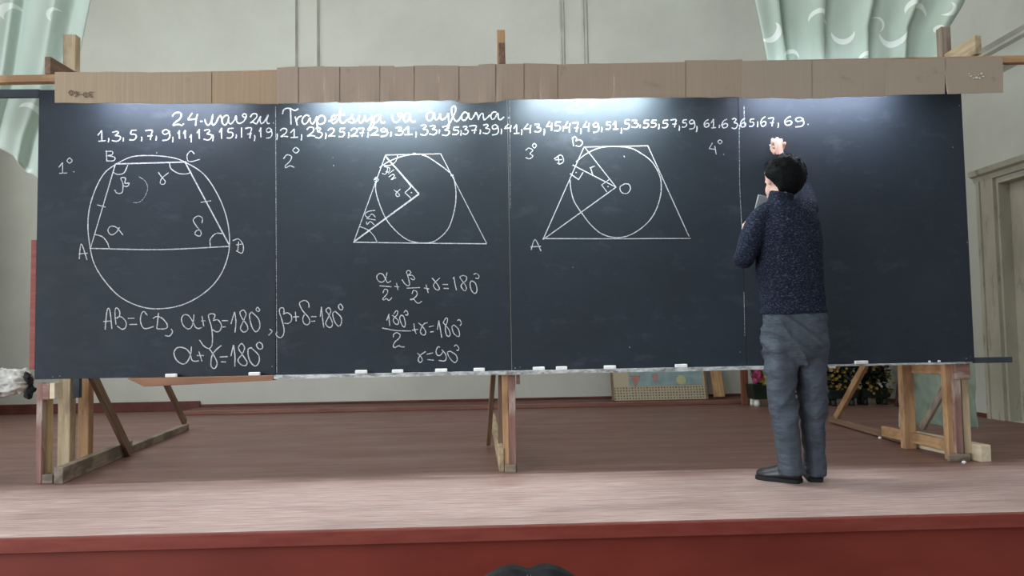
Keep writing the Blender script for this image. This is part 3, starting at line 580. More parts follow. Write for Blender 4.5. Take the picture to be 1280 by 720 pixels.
tube_lamp(658, 822, T1, (0.86, 0.97, 1.0, 1), 'bright white tube lamp behind the cardboard right of the middle post')
tube_lamp(945, 1130, T2, (0.76, 0.82, 1.0, 1), 'dim bluish tube lamp behind the cardboard above the writing person')

# ------------------------------------------------------------------ trestles carrying the board
def onfl(px, py, z=0.0): return flr(px, py, z)
tl = empty('trestle', tuple(flr(62, 600)), 'timber trestle under the left end of the board with a long slanted foot', 'trestle')
def vpost(px0, px1, D, z0, z1, mat, root, dep=.05, name='post', pyr=(530, 530), topx=None):
    a = at(px0, pyr[0], D).x; b = at(px1, pyr[0], D).x; c = (a+b)/2
    return bar(name, (c, D+dep/2, z0), (c if topx is None else topx, D+dep/2, z1), b-a, dep, M[mat], root, up=(1, 0, 0)) if False else \
        bar(name, (c, D+dep/2, z0), (c if topx is None else topx, D+dep/2, z1), dep, b-a, M[mat], root, up=(1, 0, 0))
vpost(45, 52.5, 4.725, 0.0, .575, 'wood_red', tl, .045)
vpost(53.5, 62, 4.775, .052, .565, 'wood_yellow', tl, .04)
a = at(53, 490, 4.725).x; b = at(62, 490, 4.725).x; c = at(69, 490, 4.725).x
MB().box((a, 4.722, .478), (b, 4.77, .572)).build('top_block', M['wood_red'], tl, bevel=.003); MB().box((b+.0005, 4.722, .482), (c, 4.80, .574)).build('top_block', M['wood_white'], tl, bevel=.003)
MB().box((a, 4.73, 0.0), (at(67, 600, 4.74).x, 4.80, .05)).build('base_block', M['wood_grey'], tl, bevel=.003)
tp_ = at(89.5, 70, 4.80)
vpost(72, 87.5, 5.02, 0.0, .95, 'wood_pale', tl, .07)
bar('upright', (tp_.x, 4.80, .7), (tp_.x, 4.80, at(89, 45, 4.8).z), .06, .075, M['wood_pale'], tl, up=(1, 0, 0))
vpost(97, 110.5, 5.42, 0.0, .80, 'wood_orange', tl, .07)
vpost(90, 99, 4.95, .47, .66, 'rail', tl, .03, name='stub')
f0 = onfl(73, 605); f1 = onfl(161, 566.5); f2 = onfl(233, 537.5); dr_ = (f1-f0).normalized()
bar('foot', f0+Vector((0, 0, .046))+dr_*.0, f1+Vector((0, 0, .046)), .05, .092, M['wood_grey'], tl)
bar('foot_extension', f1+dr_*.002+Vector((0, 0, .027)), f2+Vector((0, 0, .027)), .045, .054, M['wood_grey'], tl)
off = Vector((.035, 0, 0))
q = onfl(152, 570); bar('brace', q+Vector((.055, 0, .02)), at(88, 412, 4.90), .03, .07, M['wood_dark'], tl)
q = onfl(231, 537); bar('brace', q+Vector((0, 0, .06)), at(84, 222, 4.90), .03, .06, M['wood_dark'], tl)
nearL = at(64, 83, 4.52); farL = Vector((tp_.x, 4.79, nearL.z)); nearL.x = at(62, 80, 4.52).x
bar('arm', (nearL.x, 4.50, nearL.z), (nearL.x+.01, 4.86, nearL.z), .035, .10, M['wood_dark'], tl)

tm = empty('trestle', tuple(flr(634, 592)), 'timber trestle under the middle of the board with a pale end-on foot', 'trestle')
tpx = at(626, 45, 4.80).x
vpost(628.5, 636, 4.77, 0.0, .59, 'wood_orange', tm, .05)
vpost(636.5, 645, 4.765, 0.0, .59, 'wood_red', tm, .045)
a = at(645.5, 476, 4.77).x; b = at(650, 476, 4.77).x; MB().box((a, 4.77, .51), (b, 4.80, .59)).build('top_block', M['wood_red'], tm, bevel=.002)
vpost(621.5, 627.5, 5.0, 0.0, at(626, 38, 5.0).z, 'wood_dark', tm, .05, topx=at(626.5, 45, 5.0).x)
bar('upright', (tpx, 4.80, 2.0), (tpx, 4.80, at(626, 39, 4.8).z), .05, .05, M['wood_orange'], tm, up=(1, 0, 0))
a = at(631, 584, 4.75).x; b = at(645, 584, 4.75).x; MB().box((a, 4.735, 0), (b, 4.763, .045)).build('base_block', M['wood_grey'], tm, bevel=.003)
m0 = onfl(627.2, 590); m1 = onfl(617, 540); m1.z = 0
bar('foot', m0+Vector((0, 0, .068)), Vector((m0.x-.03, 6.9, .068)), .03, .136, M['wood_pale'], tm)
q = onfl(610.5, 559); bar('brace', q+Vector((.0, 0, .028)), at(620, 420, 4.92), .03, .045, M['wood_dark'], tm)
nm = at(627, 68, 4.52); bar('arm', (nm.x, 4.50, nm.z), (nm.x, 4.86, nm.z), .036, .125, M['wood_dark'], tm)

tr = empty('trestle', tuple(flr(1198, 576)), 'timber trestle frame under the right end of the board with crossed rails', 'trestle')
XTR = 2.83
def px2x(px, py, D): return at(px, py, D).x
vpost(1184, 1193, 4.80, 0.0, .59, 'wood_orange', tr, .05, pyr=(520, 520))
vpost(1193.5, 1203, 4.775, .045, .59, 'wood_red', tr, .045, pyr=(520, 520))
vpost(1204, 1213, 4.79, .04, .59, 'wood_pale', tr, .05, pyr=(520, 520))
MB().box((px2x(1186, 570, 4.76), 4.758, 0), (px2x(1213, 570, 4.76), 4.774, .043)).build('base_block', M['wood_grey'], tr, bevel=.003)
MB().box((px2x(1193.5, 465, 4.76), 4.752, .49), (px2x(1212, 465, 4.76), 4.774, .585)).build('top_block', M['wood_red'], tr, bevel=.003)
xp = px2x(1137, 510, 5.30); vpost(1129.5, 1144, 5.28, 0.0, 1.1, 'wood_orange', tr, .06, pyr=(510, 510))
bar('rail', (xp+.03, 5.279, .545), (px2x(1190, 465, 4.82), 4.852, .555), .04, .085, M['wood_orange'], tr)
bar('rail', (px2x(1108, 542, 5.62), 5.66, .075), (px2x(1190, 562, 4.87), 4.87, .075), .035, .07, M['wood_orange'], tr)
bar('brace', (px2x(1149, 543, 5.2), 5.16, .15), (px2x(1190, 478, 4.95), 4.93, .52), .03, .04, M['wood_grey'], tr)
r0 = onfl(1237.5, 577.5); r1 = Vector((2.995, 5.30, 0)); r2 = onfl(1039, 528.5)
bar('foot', r0+Vector((-.02, 0, .05)), Vector((r0.x-.08, 5.4, .05)), .065, .10, M['wood_white'], tr)
bar('foot_extension', Vector((r0.x-.10, 5.41, .03)), r2+Vector((0, 0, .03)), .04, .045, M['wood_dark'], tr)
tpr = at(1183, 50, 4.80)
bar('post', (tpr.x, 4.83, .3), (tpr.x, 4.83, at(1183, 33, 4.8).z), .06, .06, M['wood_grey'], tr, up=(1, 0, 0))
q = r2+Vector((0.0, -.1, .05)); bar('brace', q, at(1150, 330, 4.95), .03, .065, M['wood_orange'], tr)
nr = at(1219, 58, 4.52); bar('arm', (nr.x, 4.49, nr.z), (nr.x, 4.86, nr.z), .04, .11, M['wood_pale'], tr)
# ------------------------------------------------------------------ stage curtains
def interp(tab, t):
    for (a, va), (b, vb) in zip(tab[:-1], tab[1:]):
        if t <= b: k = 0 if b == a else max(0, min(1, (t-a)/(b-a))); return va+(vb-va)*k
    return tab[-1][1]
def curtain(name, D, lefts, rights, zbot, folds, mat, label, amp=.07, seed=0, nu=150, nv=110):
    """lefts / rights: (z, X) tables of the cloth edges; zbot(u) height of the hem"""
    V = []; Fc = []
    for j in range(nv+1):
        v = j/nv
        for i in range(nu+1):
            u = i/nu; z = 5.2+(zbot(u)-5.2)*v; Dz = D(z); xl = interp(lefts, -z); xr = interp(rights, -z)
            wu = u+.025*math.sin(2*math.pi*folds*u)+.012*noise.noise(Vector((u*3, z*.5, seed)))
            x = xl+(xr-xl)*wu
            ph = 2*math.pi*(folds*u+.25*noise.noise(Vector((u*2.2, z*.45, seed+3))))
            d = amp*(math.sin(ph)*.7+.35*math.sin(2.1*ph+1.3+seed))+.012*noise.noise(Vector((u*9, z*2.2, seed+8)))+.02*noise.noise(Vector((u*4, z*.9, seed+5)))
            V.append((x, Dz-d, z))
    for j in range(nv):
        for i in range(nu):
            a = j*(nu+1)+i; Fc.append((a, a+1, a+nu+2, a+nu+1))
    me = bpy.data.meshes.new(name); me.from_pydata(V, [], Fc); me.update()
    o = link(name, me, mat, None, True); s = o.modifiers.new('cloth', 'SOLIDIFY'); s.thickness = .004
    return tag(o, label, 'curtain')
DC = 5.12; DL = 5.56
def zx(px, py, D=DC): p = at(px, py, D); return (-p.z, p.x)
top = 5.2
lefts = [(-top, at(905, 0, DC).x), zx(943, 0), zx(958, 75), zx(985, 200), zx(1090, 400), zx(1126, 465, DL), zx(1137, 540, DL), (0, at(1140, 545, DL).x)]
rights = [(-top, at(1245, 0, DC).x), zx(1211, 0), zx(1189, 36), zx(1180, 90), zx(1182, 250), zx(1205, 400), zx(1222, 455, DL), zx(1222, 540, DL), (0, at(1223, 545, DL).x)]
cres = []
for px, py, r, dx, dy in ((1022, 27, 14, 0, 7), (1053.5, 42, 14.5, 0, -8), (1115, 44, 16, 0, -9), (1145, 16, 17, 0, 9), (1096, 30, 11, -3.5, 1.5), (1181, 14, 10, -5, -4), (1170, 39, 5.5, 9, 9), (988, 72, 11, 0, 6), (1080, 77, 10, 0, 6), (960, 42, 14, -6, -6)):
    c = at(px, py, DC); k = 0.0051; cres.append((c.x, c.z, r*k, dx*k, -dy*k))
curtain('stage_curtain', lambda z: DC+(DL-DC)*max(0, min(1, (1.5-z)/.8)), lefts, rights, lambda u: 1.35, 4.6, m_curtain('mint_curtain_cloth', cres), 'pale green curtain with white crescents hanging over the right end of the board', .05, 1)
lefts = [(-top, at(-120, 0, DC).x), (0, at(-120, 0, DC).x)]
rights = [(-top, at(135, 0, DC).x), zx(110, 0), zx(98, 60), zx(88, 110), zx(62, 170), zx(48, 225), (0, at(44, 240, DC).x)]
hem = lambda u: at(0, interp([(0, 105), (.68, 183), (.83, 205), (.9, 214), (.96, 219), (1, 226)], u), DC).z
cres = []
for px, py, r, dx, dy in ((14, 16, 12, 6, 7), (38, 140, 11, -4, 6), (70, 20, 9, 5, 3)):
    c = at(px, py, DC); cres.append((c.x, c.z, r*.0051, dx*.0051, -dy*.0051))
curtain('stage_curtain', lambda z: DC, lefts, rights, hem, 4.2, m_curtain('mint_curtain_cloth', cres, lin(196, 210, 199), lin(182, 198, 186)), 'pale green curtain hanging behind the upper left corner of the board with a slanted hem', .045, 4)

# ------------------------------------------------------------------ things along the back wall and beside the board
D0 = 4.92
c = at(39, 477, D0); zc_ = c.z; xr_ = c.x; mb = MB(); rings = []; N = 110; K = 80
for i in range(N+1):
    x = xr_-.72+.72*i/N; t = i/N; ring = []
    for k in range(K):
        a = 2*math.pi*k/K; r = .080+.03*noise.noise(Vector((x*6, math.cos(a)*1.6, math.sin(a)*1.6)))-.045*(.25-abs(noise.noise(Vector((x*9+math.cos(a)*1.5, math.cos(a)*3.2, math.sin(a)*4.2+4)))))+.012*noise.noise(Vector((x*40, math.cos(a)*6, math.sin(a)*7)))
        if t > .93: r *= 1-.55*((t-.93)/.07)**2
        ring.append((x+.012*noise.noise(Vector((a*2, 7, x*3))), D0+r*math.cos(a)*1.1, zc_-.004*0+r*math.sin(a)*(1.05-.18*t)))
    rings.append(ring)
mb.ring_loft(rings)
rollz = min(v.z for v in mb.v)
roll = tag(mb.build('cloth_roll', m_mottled('crumpled_grey_cloth', lin(176, 174, 168), lin(214, 212, 206), 14, .85, .1, (1, 2, 2), .3), None, True), 'crumpled greyish white roll of cloth at the lower left corner of the board', 'cloth')
dk = MB(); rr_ = random.Random(3)
for k_ in range(5):
    dk.ball((xr_-.004+rr_.uniform(-.01, .012), D0-.02+rr_.uniform(-.05, .03), zc_+.03-.026*k_), (.022, .035, .026+.008*rr_.random()), 10, 7)
dk_me = remeshed(dk, .006, 1, 'dark_end')
for v_, p_ in [(v_, v_.co.copy()) for v_ in dk_me.vertices]: v_.co = p_+Vector((noise.noise(p_*50), noise.noise(p_*50+Vector((9, 0, 0))), noise.noise(p_*50+Vector((0, 9, 0)))))*.010
tag(link('dark_end', dk_me, m_mottled('dark_rag', lin(36, 38, 42), lin(66, 68, 72), 30, .9, .1), roll, True), 'dark rag showing at the end')
sx = xr_-.55; st = empty('stool', (sx, D0, 0), 'low wooden stool holding the crumpled cloth roll', 'stool')
MB().box((sx-.17, D0-.15, rollz-.035), (sx+.17, D0+.15, rollz-.001)).build('seat', M['wood_brown'], st, bevel=.006)
for a in (-1, 1):
    for b in (-1, 1): bar('leg', (sx+a*.15, D0+b*.13, 0), (sx+a*.13, D0+b*.11, rollz-.036), .035, .035, M['wood_brown'], st)

# cloth hanging on the rear post of the right trestle
CLY = 5.405; V = []; Fc = []; nu_, nv_ = 90, 60; cxa = at(1127, 500, CLY).x; cxb = at(1222, 500, CLY).x
for j in range(nv_+1):
    for i in range(nu_+1):
        u = i/nu_; v = j/nv_; zt_ = .80-.05*math.sin(math.pi*u); zb_ = .112+.05*math.sin(3.0*u+.5)**2*(1-u)
        x = cxa+(cxb-cxa)*(u+.012*noise.noise(Vector((u*4, v*2, 3)))); z = zt_+(zb_-zt_)*v
        if u < .12: x += .02*math.sin(v*5)*(1-u/.12)
        yy = CLY+.022*math.sin(2*math.pi*3.1*u+2.2*v)+.018*noise.noise(Vector((u*5+v*3, v*4, 7)))+.012*noise.noise(Vector((u*9-v*6, v*7, 2)))
        V.append((x, yy, z))
for j in range(nv_):
    for i in range(nu_): a = j*(nu_+1)+i; Fc.append((a, a+1, a+nu_+2, a+nu_+1))
me = bpy.data.meshes.new('hanging_cloth'); me.from_pydata(V, [], Fc); me.update()
o = link('hanging_cloth', me, m_mottled('faded_mint_cloth', lin(150, 166, 150), lin(186, 202, 186), 3.5, .7, .2, (1, 1, .6)), None, True); o.modifiers.new('cloth', 'SOLIDIFY').thickness = .003
tag(o, 'faded pale green cloth hanging behind the right trestle frame near the floor', 'cloth')

# picture board leaning on the wall
def m_picture():
    t = NT('picture_board_print'); tc = t.n('ShaderNodeTexCoord'); sep = t.n('ShaderNodeSeparateXYZ'); t.l(tc.outputs['Object'], sep.inputs[0])
    fx = t.math('FRACT', t.math('DIVIDE', sep.outputs['X'], .033)); fz = t.math('FRACT', t.math('DIVIDE', sep.outputs['Z'], .03))
    cell = t.math('MULTIPLY', t.math('GREATER_THAN', fx, .45), t.math('GREATER_THAN', fz, .4))
    low = t.math('LESS_THAN', sep.outputs['Z'], .155); n = t.noise(t.coords(), 40, 3)
    f = t.math('MULTIPLY', t.math('MULTIPLY', cell, low), t.ramp(n, [(.3, .3), (.6, 1.0)]))
    return t.out(t.mix(f, lin(176, 168, 146), lin(96, 76, 68)), .6, .3)
PD = 8.93
PX0, PX1 = at(768, 490, PD).x, at(883, 490, PD).x
pic = empty('picture_board', ((PX0+PX1)/2, PD, .047), 'pale blue picture board with dotted lower border leaning on the back wall', 'picture')
pw = (PX1-PX0)/2; ang = math.radians(18.5)
def tilt(name, boxes, mat, label=None, polys=()):
    mb = MB()
    for a, b in boxes: mb.box(a, b)
    for P, d in polys: mb.prism(P, d)
    o = link(name, mb.mesh(name), mat, pic); o.rotation_euler = (-ang, 0, 0); return tag(o, label)
tilt('backing', [((-pw, 0, 0), (pw, .018, .86))], m_picture())
tilt('frame_strip', [((-pw-.025, -.004, 0), (-pw-.0005, .02, .86))], M['wood_dark'], 'dark side strip')
tilt('frame_strip', [((pw+.0005, -.004, 0), (pw+.022, .02, .86))], M['wood_dark'], 'dark side strip')
bx = lambda px, py: (at(px, py, PD+.04).x-(PX0+PX1)/2, (at(px, py, PD+.06).z-.047)/math.cos(ang))
x0, z0 = bx(787, 488); x1, _ = bx(879, 488)
tilt('printed_field', [((x0, -.003, .165), (x1, -.0004, .84))], m_mottled('blue_print', lin(124, 150, 156), lin(146, 168, 172), 7, .6), 'printed pale blue field')
x, z = bx(795, 477); tilt('printed_shape', [], m_mottled('red_print', lin(160, 112, 104), lin(172, 130, 120), 9, .6), 'orange red triangle', [([(x-.06, -.0055, z+.07), (x-.005, -.0055, z-.07), (x+.065, -.0055, z+.07)], (0, .0023, 0))])
x, z = bx(820, 473); tilt('printed_shape', [], m_mottled('pink_print', lin(160, 124, 128), lin(168, 136, 140), 9, .6), 'small pinkish red shape', [([(x-.04, -.0055, z+.05), (x-.03, -.0055, z-.03), (x+.01, -.0055, z-.045), (x+.035, -.0055, z), (x+.03, -.0055, z+.05)], (0, .0023, 0))])
x, z = bx(852, 475); tilt('printed_disc', [], m_mottled('yellow_print', lin(176, 178, 136), lin(184, 184, 148), 9, .6), 'yellow disc', [([(x+.055*math.cos(6.283*k/20), -.0055, z+.055*math.sin(6.283*k/20)) for k in range(20)], (0, .0023, 0))])
pk = bar('plank', Vector((at(899.5, 500, 8.93).x, 8.93, .062)), at(886.5, 410, 9.215), .035, .12, M['wood_orange'], None, up=(1, 0, 0)); tag(pk, 'short orange-brown plank leaning on the wall beside the picture board', 'plank')
a = at(928, 500, 8.65).x; b = at(937, 500, 8.65).x
pk = bar('plank', ((a+b)/2, 8.68, 0), ((a+b)/2, 8.70, .75), .03, b-a, m_wood('reddish_board_wood', lin(120, 76, 58), lin(142, 96, 76)), None, up=(1, 0, 0)); tag(pk, 'upright reddish brown plank just left of the pink flowers', 'plank')
a = at(1117, 500, 8.3).x; b = at(1127, 500, 8.3).x
pk = bar('plank', (at(1122, 500, 8.12).x, 8.12, 0), (XR-.045, 8.12, 1.0), .03, .06, m_wood('dark_red_board_wood', lin(60, 34, 32), lin(78, 48, 44)), None, up=(1, 0, 0)); tag(pk, 'dark reddish plank standing behind the right trestle beside the yellow flowers', 'plank')

def leaf_cloud(mb, n, fn, size, seed):
    rnd = random.Random(seed)
    for _ in range(n):
        p = Vector(fn(rnd)); d = Vector((rnd.gauss(0, 1), rnd.gauss(0, 1), rnd.gauss(.3, 1))).normalized(); u = d.orthogonal().normalized(); s = size*rnd.uniform(.6, 1.3); nn = d.cross(u)
        mb.add([p, p+d*s*.45+u*s*.26+nn*s*.05, p+d*s, p+d*s*.45-u*s*.26+nn*s*.05], [(0, 1, 2), (0, 2, 3)])
def blossoms(mb, n, fn, size, seed):
    rnd = random.Random(seed)
    for _ in range(n):
        p = Vector(fn(rnd)); d = Vector((rnd.gauss(0, .6), -1, rnd.gauss(.4, .5))).normalized(); u = d.orthogonal().normalized(); v = d.cross(u); s = size*rnd.uniform(.7, 1.2)
        for k in range(5):
            a = 2*math.pi*k/5; q = u*math.cos(a)+v*math.sin(a); r = u*math.cos(a+.62)+v*math.sin(a+.62); l = u*math.cos(a-.62)+v*math.sin(a-.62)
            mb.add([p, p+r*s*.7+d*s*.25, p+q*s+d*s*.4, p+l*s*.7+d*s*.25], [(0, 1, 2, 3)])
M['leaf'] = m_mottled('dark_artificial_leaf', lin(20, 32, 30), lin(38, 50, 38), 30, .5)
M['petal_y'] = m_mottled('yellow_petal', lin(104, 84, 34), lin(150, 122, 58), 20, .6)
M['petal_yg'] = m_mottled('lime_petal', lin(150, 160, 40), lin(190, 196, 90), 20, .6)
M['petal_p'] = m_mottled('magenta_petal', lin(150, 50, 96), lin(176, 84, 122), 20, .6)
M['petal_w'] = m_mottled('white_petal', lin(190, 186, 180), lin(214, 210, 206), 20, .6)
M['pot'] = m_mottled('dark_green_planter', lin(26, 38, 32), lin(38, 50, 42), 8, .45)
def planter(x0, x1, y, h, zt, label, cols, seed, grp, feet=True):
    r = empty('flower_planter', ((x0+x1)/2, y, 0), label, 'planter', grp); z0 = .075
    mb = MB(); mb.prism([(x0+.03, y-.10, z0), (x1-.03, y-.10, z0), (x1, y-.13, h), (x0, y-.13, h)], (0, .22, 0)); mb.build('trough', M['pot'], r, bevel=.006)
    for xx in (x0+.07, x1-.07):
        for yy in (y-.06, y+.07): MB().tube([(xx, yy, 0), (xx, yy, .02), (xx, yy, z0-.001)], [.026, .03, .026], 12).build('foot', M['chalkstick'] if feet else M['pot'], r, True)
    xc = (x0+x1)/2; rx = (x1-x0)/2*.80; zc2 = (h+zt)/2; rz = (zt-h)/2+.04
    def vol(rn):
        while True:
            a, b, c2 = rn.uniform(-1, 1), rn.uniform(-1, 1), rn.uniform(-1, 1)
            if abs(a)**3+b*b+abs(c2)**3 < 1: return (xc+a*rx, y+b*.17, max(h-.05, zc2+c2*rz))
    mb = MB(); leaf_cloud(mb, 1500 if feet is False else 600, vol, .065, seed)
    for k in range(8): q = Vector(vol(random.Random(seed+k))); mb.tube([(q.x*.5+xc*.5, y, h-.02), q], .006, 5)
    o = mb.build('foliage', M['leaf'], r, recalc=False); o['kind'] = 'stuff'
    for i, (mt, n, fx0, fx1, fz0, fz1) in enumerate(cols):
        mb = MB(); blossoms(mb, n, lambda rn: (rn.uniform(fx0, fx1), y-.1-rn.uniform(0, .09), rn.uniform(fz0, fz1)), .03 if feet else .021, seed+10+i)
        o = mb.build('blossoms', M[mt], r, recalc=False); o['kind'] = 'stuff'
        tag(o, {'petal_y': 'yellow blossoms', 'petal_yg': 'lime yellow blossoms', 'petal_p': 'magenta pink blossoms', 'petal_w': 'white blossom'}[mt])
X = lambda px, D=8.45: at(px, 490, D).x
Z = lambda py, px, D=8.45: at(px, py, D).z
planter(X(937), X(985), 8.5, Z(480, 950), .52, 'dark green planter of pink and lime flowers behind the left leg of the person', [('petal_p', 40, X(938), X(950), Z(477, 945), .46), ('petal_yg', 30, X(949), X(962), Z(481, 955), .42)], 3, 'flower planters')
planter(X(1033, 8.3), X(1072, 8.3), 8.35, .17, .62, 'dark planter with sparse yellow flowers directly right of the leg of the person', [('petal_y', 60, X(1034, 8.3), X(1068, 8.3), .17, .5)], 21, 'flower planters', False)
planter(X(1075, 8.3), X(1116, 8.3), 8.40, .17, .66, 'dark planter of yellow flowers with one white blossom, between brace and right trestle', [('petal_y', 60, X(1076, 8.3), X(1114, 8.3), .12, .52), ('petal_w', 4, X(1094, 8.3), X(1098, 8.3), .2, .24)], 35, 'flower planters', False)

# ------------------------------------------------------------------ padded chair in the hall, its top edge just in view
CD = 2.05
cx = at(661, 716, CD).x; czt = at(661, 708.5, CD).z
chair = empty('padded_chair', (cx, CD-.2, -.85), 'black padded chair back with two rounded lobes in front of the red stage', 'chair')
def lobe_top(x):       # two rounded lobes and a shallow notch
    return czt-.009*math.exp(-(x/.02)**2)-abs(abs(x)-.044)**1.7*(.35 if abs(x) < .044 else 2.6)
mb = MB(); rings = []; n = 48
for i in range(n+1):
    x = -.215+.43*i/n; zt = max(lobe_top(x), czt-.2) if abs(x) < .2 else czt-.2-.3*(abs(x)-.2)
    th = .035*math.sqrt(max(.05, 1-(x/.225)**2)); zb = -.42
    col = []
    for s in range(9):
        q = s/8; z = zt+(zb-zt)*q; col.append((cx+x, CD-th*math.sin(math.pi*min(1, .12+q*.8))**.5, z))
    rings.append(col+[(p[0], CD+.02+(CD-p[1])*.3, p[2]) for p in reversed(col)])
mb.ring_loft(rings); m_black = m_mottled('black_padding', lin(26, 27, 30), lin(40, 42, 46), 30, .5, .4)
mb.build('backrest', m_black, chair, True)
for s in (-1, 1):
    pts = []
    for k in range(8):
        z = czt-.012-.02*k; pts.append((cx+s*(.004+.0006*k), CD-.035*math.sin(math.pi*min(1, .12+k*.02))**.5-.002, z))
    MB().tube(pts, .0012, 6).build('seam', M['chalkfaint'], chair, True)
MB().box((cx-.21, CD-.44, -.46), (cx+.21, CD-.03, -.40)).build('seat', m_black, chair, bevel=.02)
for a in (-1, 1):
    for b in (-.42, -.05): MB().tube([(cx+a*.19, CD+b, -.85), (cx+a*.18, CD+b, -.461)], .014, 8).build('leg', M['rail'], chair, True)

# ------------------------------------------------------------------ the person writing at the board
DP = 4.215
pr = empty('person', tuple(at(990, 603, DP)*1.0), 'person in dark blue knitted sweater and grey trousers writing with raised right hand', 'person')
pr.location.z = 0.0
def A(px, py, D=DP): return at(px, py, D)
U = .00427
def limb(mb, pts, rad, n=18): 
    P = smooth_line([Vector(p) for p in pts], 4); R = []
    rr = [r if isinstance(r, tuple) else (r, r) for r in rad]; m = len(pts)
    for i in range(len(P)):
        t = i/(len(P)-1)*(m-1); k = min(int(t), m-2); f = t-k
        R.append((rr[k][0]*(1-f)+rr[k+1][0]*f, rr[k][1]*(1-f)+rr[k+1][1]*f))
    mb.tube(P, R, n)
    mb.ball(P[0], min(R[0])*.98, 12, 8); mb.ball(P[-1], min(R[-1])*.98, 12, 8)
def ell_loft(mb, secs, n=28, pw=2.3):    # horizontal superellipse sections: (centre, half width X, half depth Y, twist)
    rings = []
    for c, rx, ry, tw in secs:
        ring = []
        for k in range(n):
            a = 2*math.pi*k/n; ca, sa = math.cos(a), math.sin(a)
            x = rx*math.copysign(abs(ca)**(2/pw), ca); y = ry*math.copysign(abs(sa)**(2/pw), sa)
            ring.append(Vector(c)+Vector((x*math.cos(tw)-y*math.sin(tw), x*math.sin(tw)+y*math.cos(tw), 0)))
        rings.append(ring)
    mb.ring_loft(rings)
# joints
HEAD = A(975.5, 222, DP+.03); NECK = A(977, 250, DP); CHEST = A(984, 300, DP-.0); WAIST = A(990, 370, DP); PELV = A(993, 410, DP)
SHL, ELL_, WRL = A(951, 270, DP), A(931, 322, DP-.03), A(934, 297, DP+.20)
SHR, ELR, WRR = A(1009, 262, DP+.01), A(1005, 240, DP+.24), A(977, 199, DP+.37)
HR = A(972, 185, DP+.41)
ANL, ANR = A(989, 586, DP-.02), A(1018, 585, DP+.06)
KNL, KNR = A(980, 505, DP-.01), A(1014, 500, DP+.03)
HPL, HPR = A(973, 425, DP), A(1011, 420, DP+.02)
# ---- body: one continuous skin surface
b = MB()
b.ball(HEAD, (.074, .092, .108), 24, 18); tlt = Vector((-.35, .92, .12)).normalized()          # face towards the board and left
sd = tlt.cross(Vector((0, 0, 1))).normalized()
jaw = HEAD+tlt*.045+Vector((0, 0, -.065)); b.ball(jaw, (.052, .055, .052), 18, 12)
b.tube([HEAD+tlt*.088+Vector((0, 0, .022)), HEAD+tlt*.104+Vector((0, 0, -.012)), HEAD+tlt*.108+Vector((0, 0, -.024))], [.008, .012, .014], 10)      # nose
b.tube([HEAD+tlt*.083+sd*.03+Vector((0, 0, .03)), HEAD+tlt*.088+Vector((0, 0, .033)), HEAD+tlt*.083-sd*.03+Vector((0, 0, .03))], .011, 8)                 # brow
b.tube([HEAD+tlt*.09-sd*.02+Vector((0, 0, -.058)), HEAD+tlt*.099+Vector((0, 0, -.056)), HEAD+tlt*.09+sd*.02+Vector((0, 0, -.058))], .008, 8)            # lips
b.tube([HEAD+tlt*.09-sd*.016+Vector((0, 0, -.07)), HEAD+tlt*.097+Vector((0, 0, -.07)), HEAD+tlt*.09+sd*.016+Vector((0, 0, -.07))], .008, 8)
b.ball(HEAD+tlt*.085+Vector((0, 0, -.097)), .02, 10, 8)                                                                                          # chin
for s in (-1, 1):                                                                                                                                # ears
    e = HEAD+sd*s*.078-tlt*.002+Vector((0, 0, -.012)); b.tube([e+Vector((0, 0, -.03)), e+sd*s*.008, e+sd*s*.012+Vector((0, 0, .03))], [(.008, .011), (.009, .017), (.008, .014)], 10)
b.tube([HEAD+Vector((0, -.02, -.06)), NECK+Vector((0, 0, .0)), NECK+Vector((.005, 0, -.06))], [.058, .057, .065], 18)
ell_loft(b, [(NECK+Vector((.01, 0, -.05)), .10, .07, 0), (A(984, 275), .14, .085, 0), (CHEST, .145, .095, 0), (A(988, 345), .135, .09, 0), (WAIST, .13, .09, 0), (PELV, .145, .10, 0), (A(993, 432), .135, .095, 0)], 24)
limb(b, [SHL, ELL_, WRL], [.042, .036, .026]); limb(b, [SHR, ELR, WRR], [.042, .036, .027])
limb(b, [HPL, KNL, ANL], [.065, .05, .036]); limb(b, [HPR, KNR, ANR], [.065, .05, .036])
# right hand: back of the hand to the hall, fingers folded towards the board round the chalk
def seg(pts, r): b.tube(smooth_line([Vector(p) for p in pts], 3), [r[0]+(r[1]-r[0])*i/(3*(len(pts)-1)) for i in range(3*(len(pts)-1)+1)], 10); b.ball(pts[-1], r[1], 8, 6)
def hp(px, py, y): return at(px, py, y)
WY = WRR.y
b.tube([WRR, hp(975.5, 194, WY+.012), hp(974, 187, WY+.022), hp(973, 181, WY+.028), hp(972.5, 177, WY+.032)], [(.027, .021), (.033, .018), (.041, .018), (.042, .017), (.037, .012)], 16)
ky = WY+.030
seg([hp(966.5, 179, ky), hp(966, 174.5, ky+.018), hp(965, 176, ky+.040), hp(964.8, 181, ky+.046)], (.0105, .0082))
seg([hp(971, 177, ky), hp(971.5, 173.3, ky+.018), hp(970.5, 175, ky+.044), hp(969, 181, ky+.050)], (.0108, .0085))
seg([hp(976, 178, ky), hp(976.5, 175, ky+.018), hp(975.5, 177.5, ky+.044), hp(974, 184, ky+.046)], (.0105, .0082))
seg([hp(980.5, 181, ky-.004), hp(981, 178.6, ky+.014), hp(980.2, 181.5, ky+.036), hp(978.5, 187, ky+.036)], (.0092, .0072))
seg([hp(969, 191.5, ky-.010), hp(965, 187, ky+.012), hp(964.2, 184, ky+.034)], (.0125, .0088))
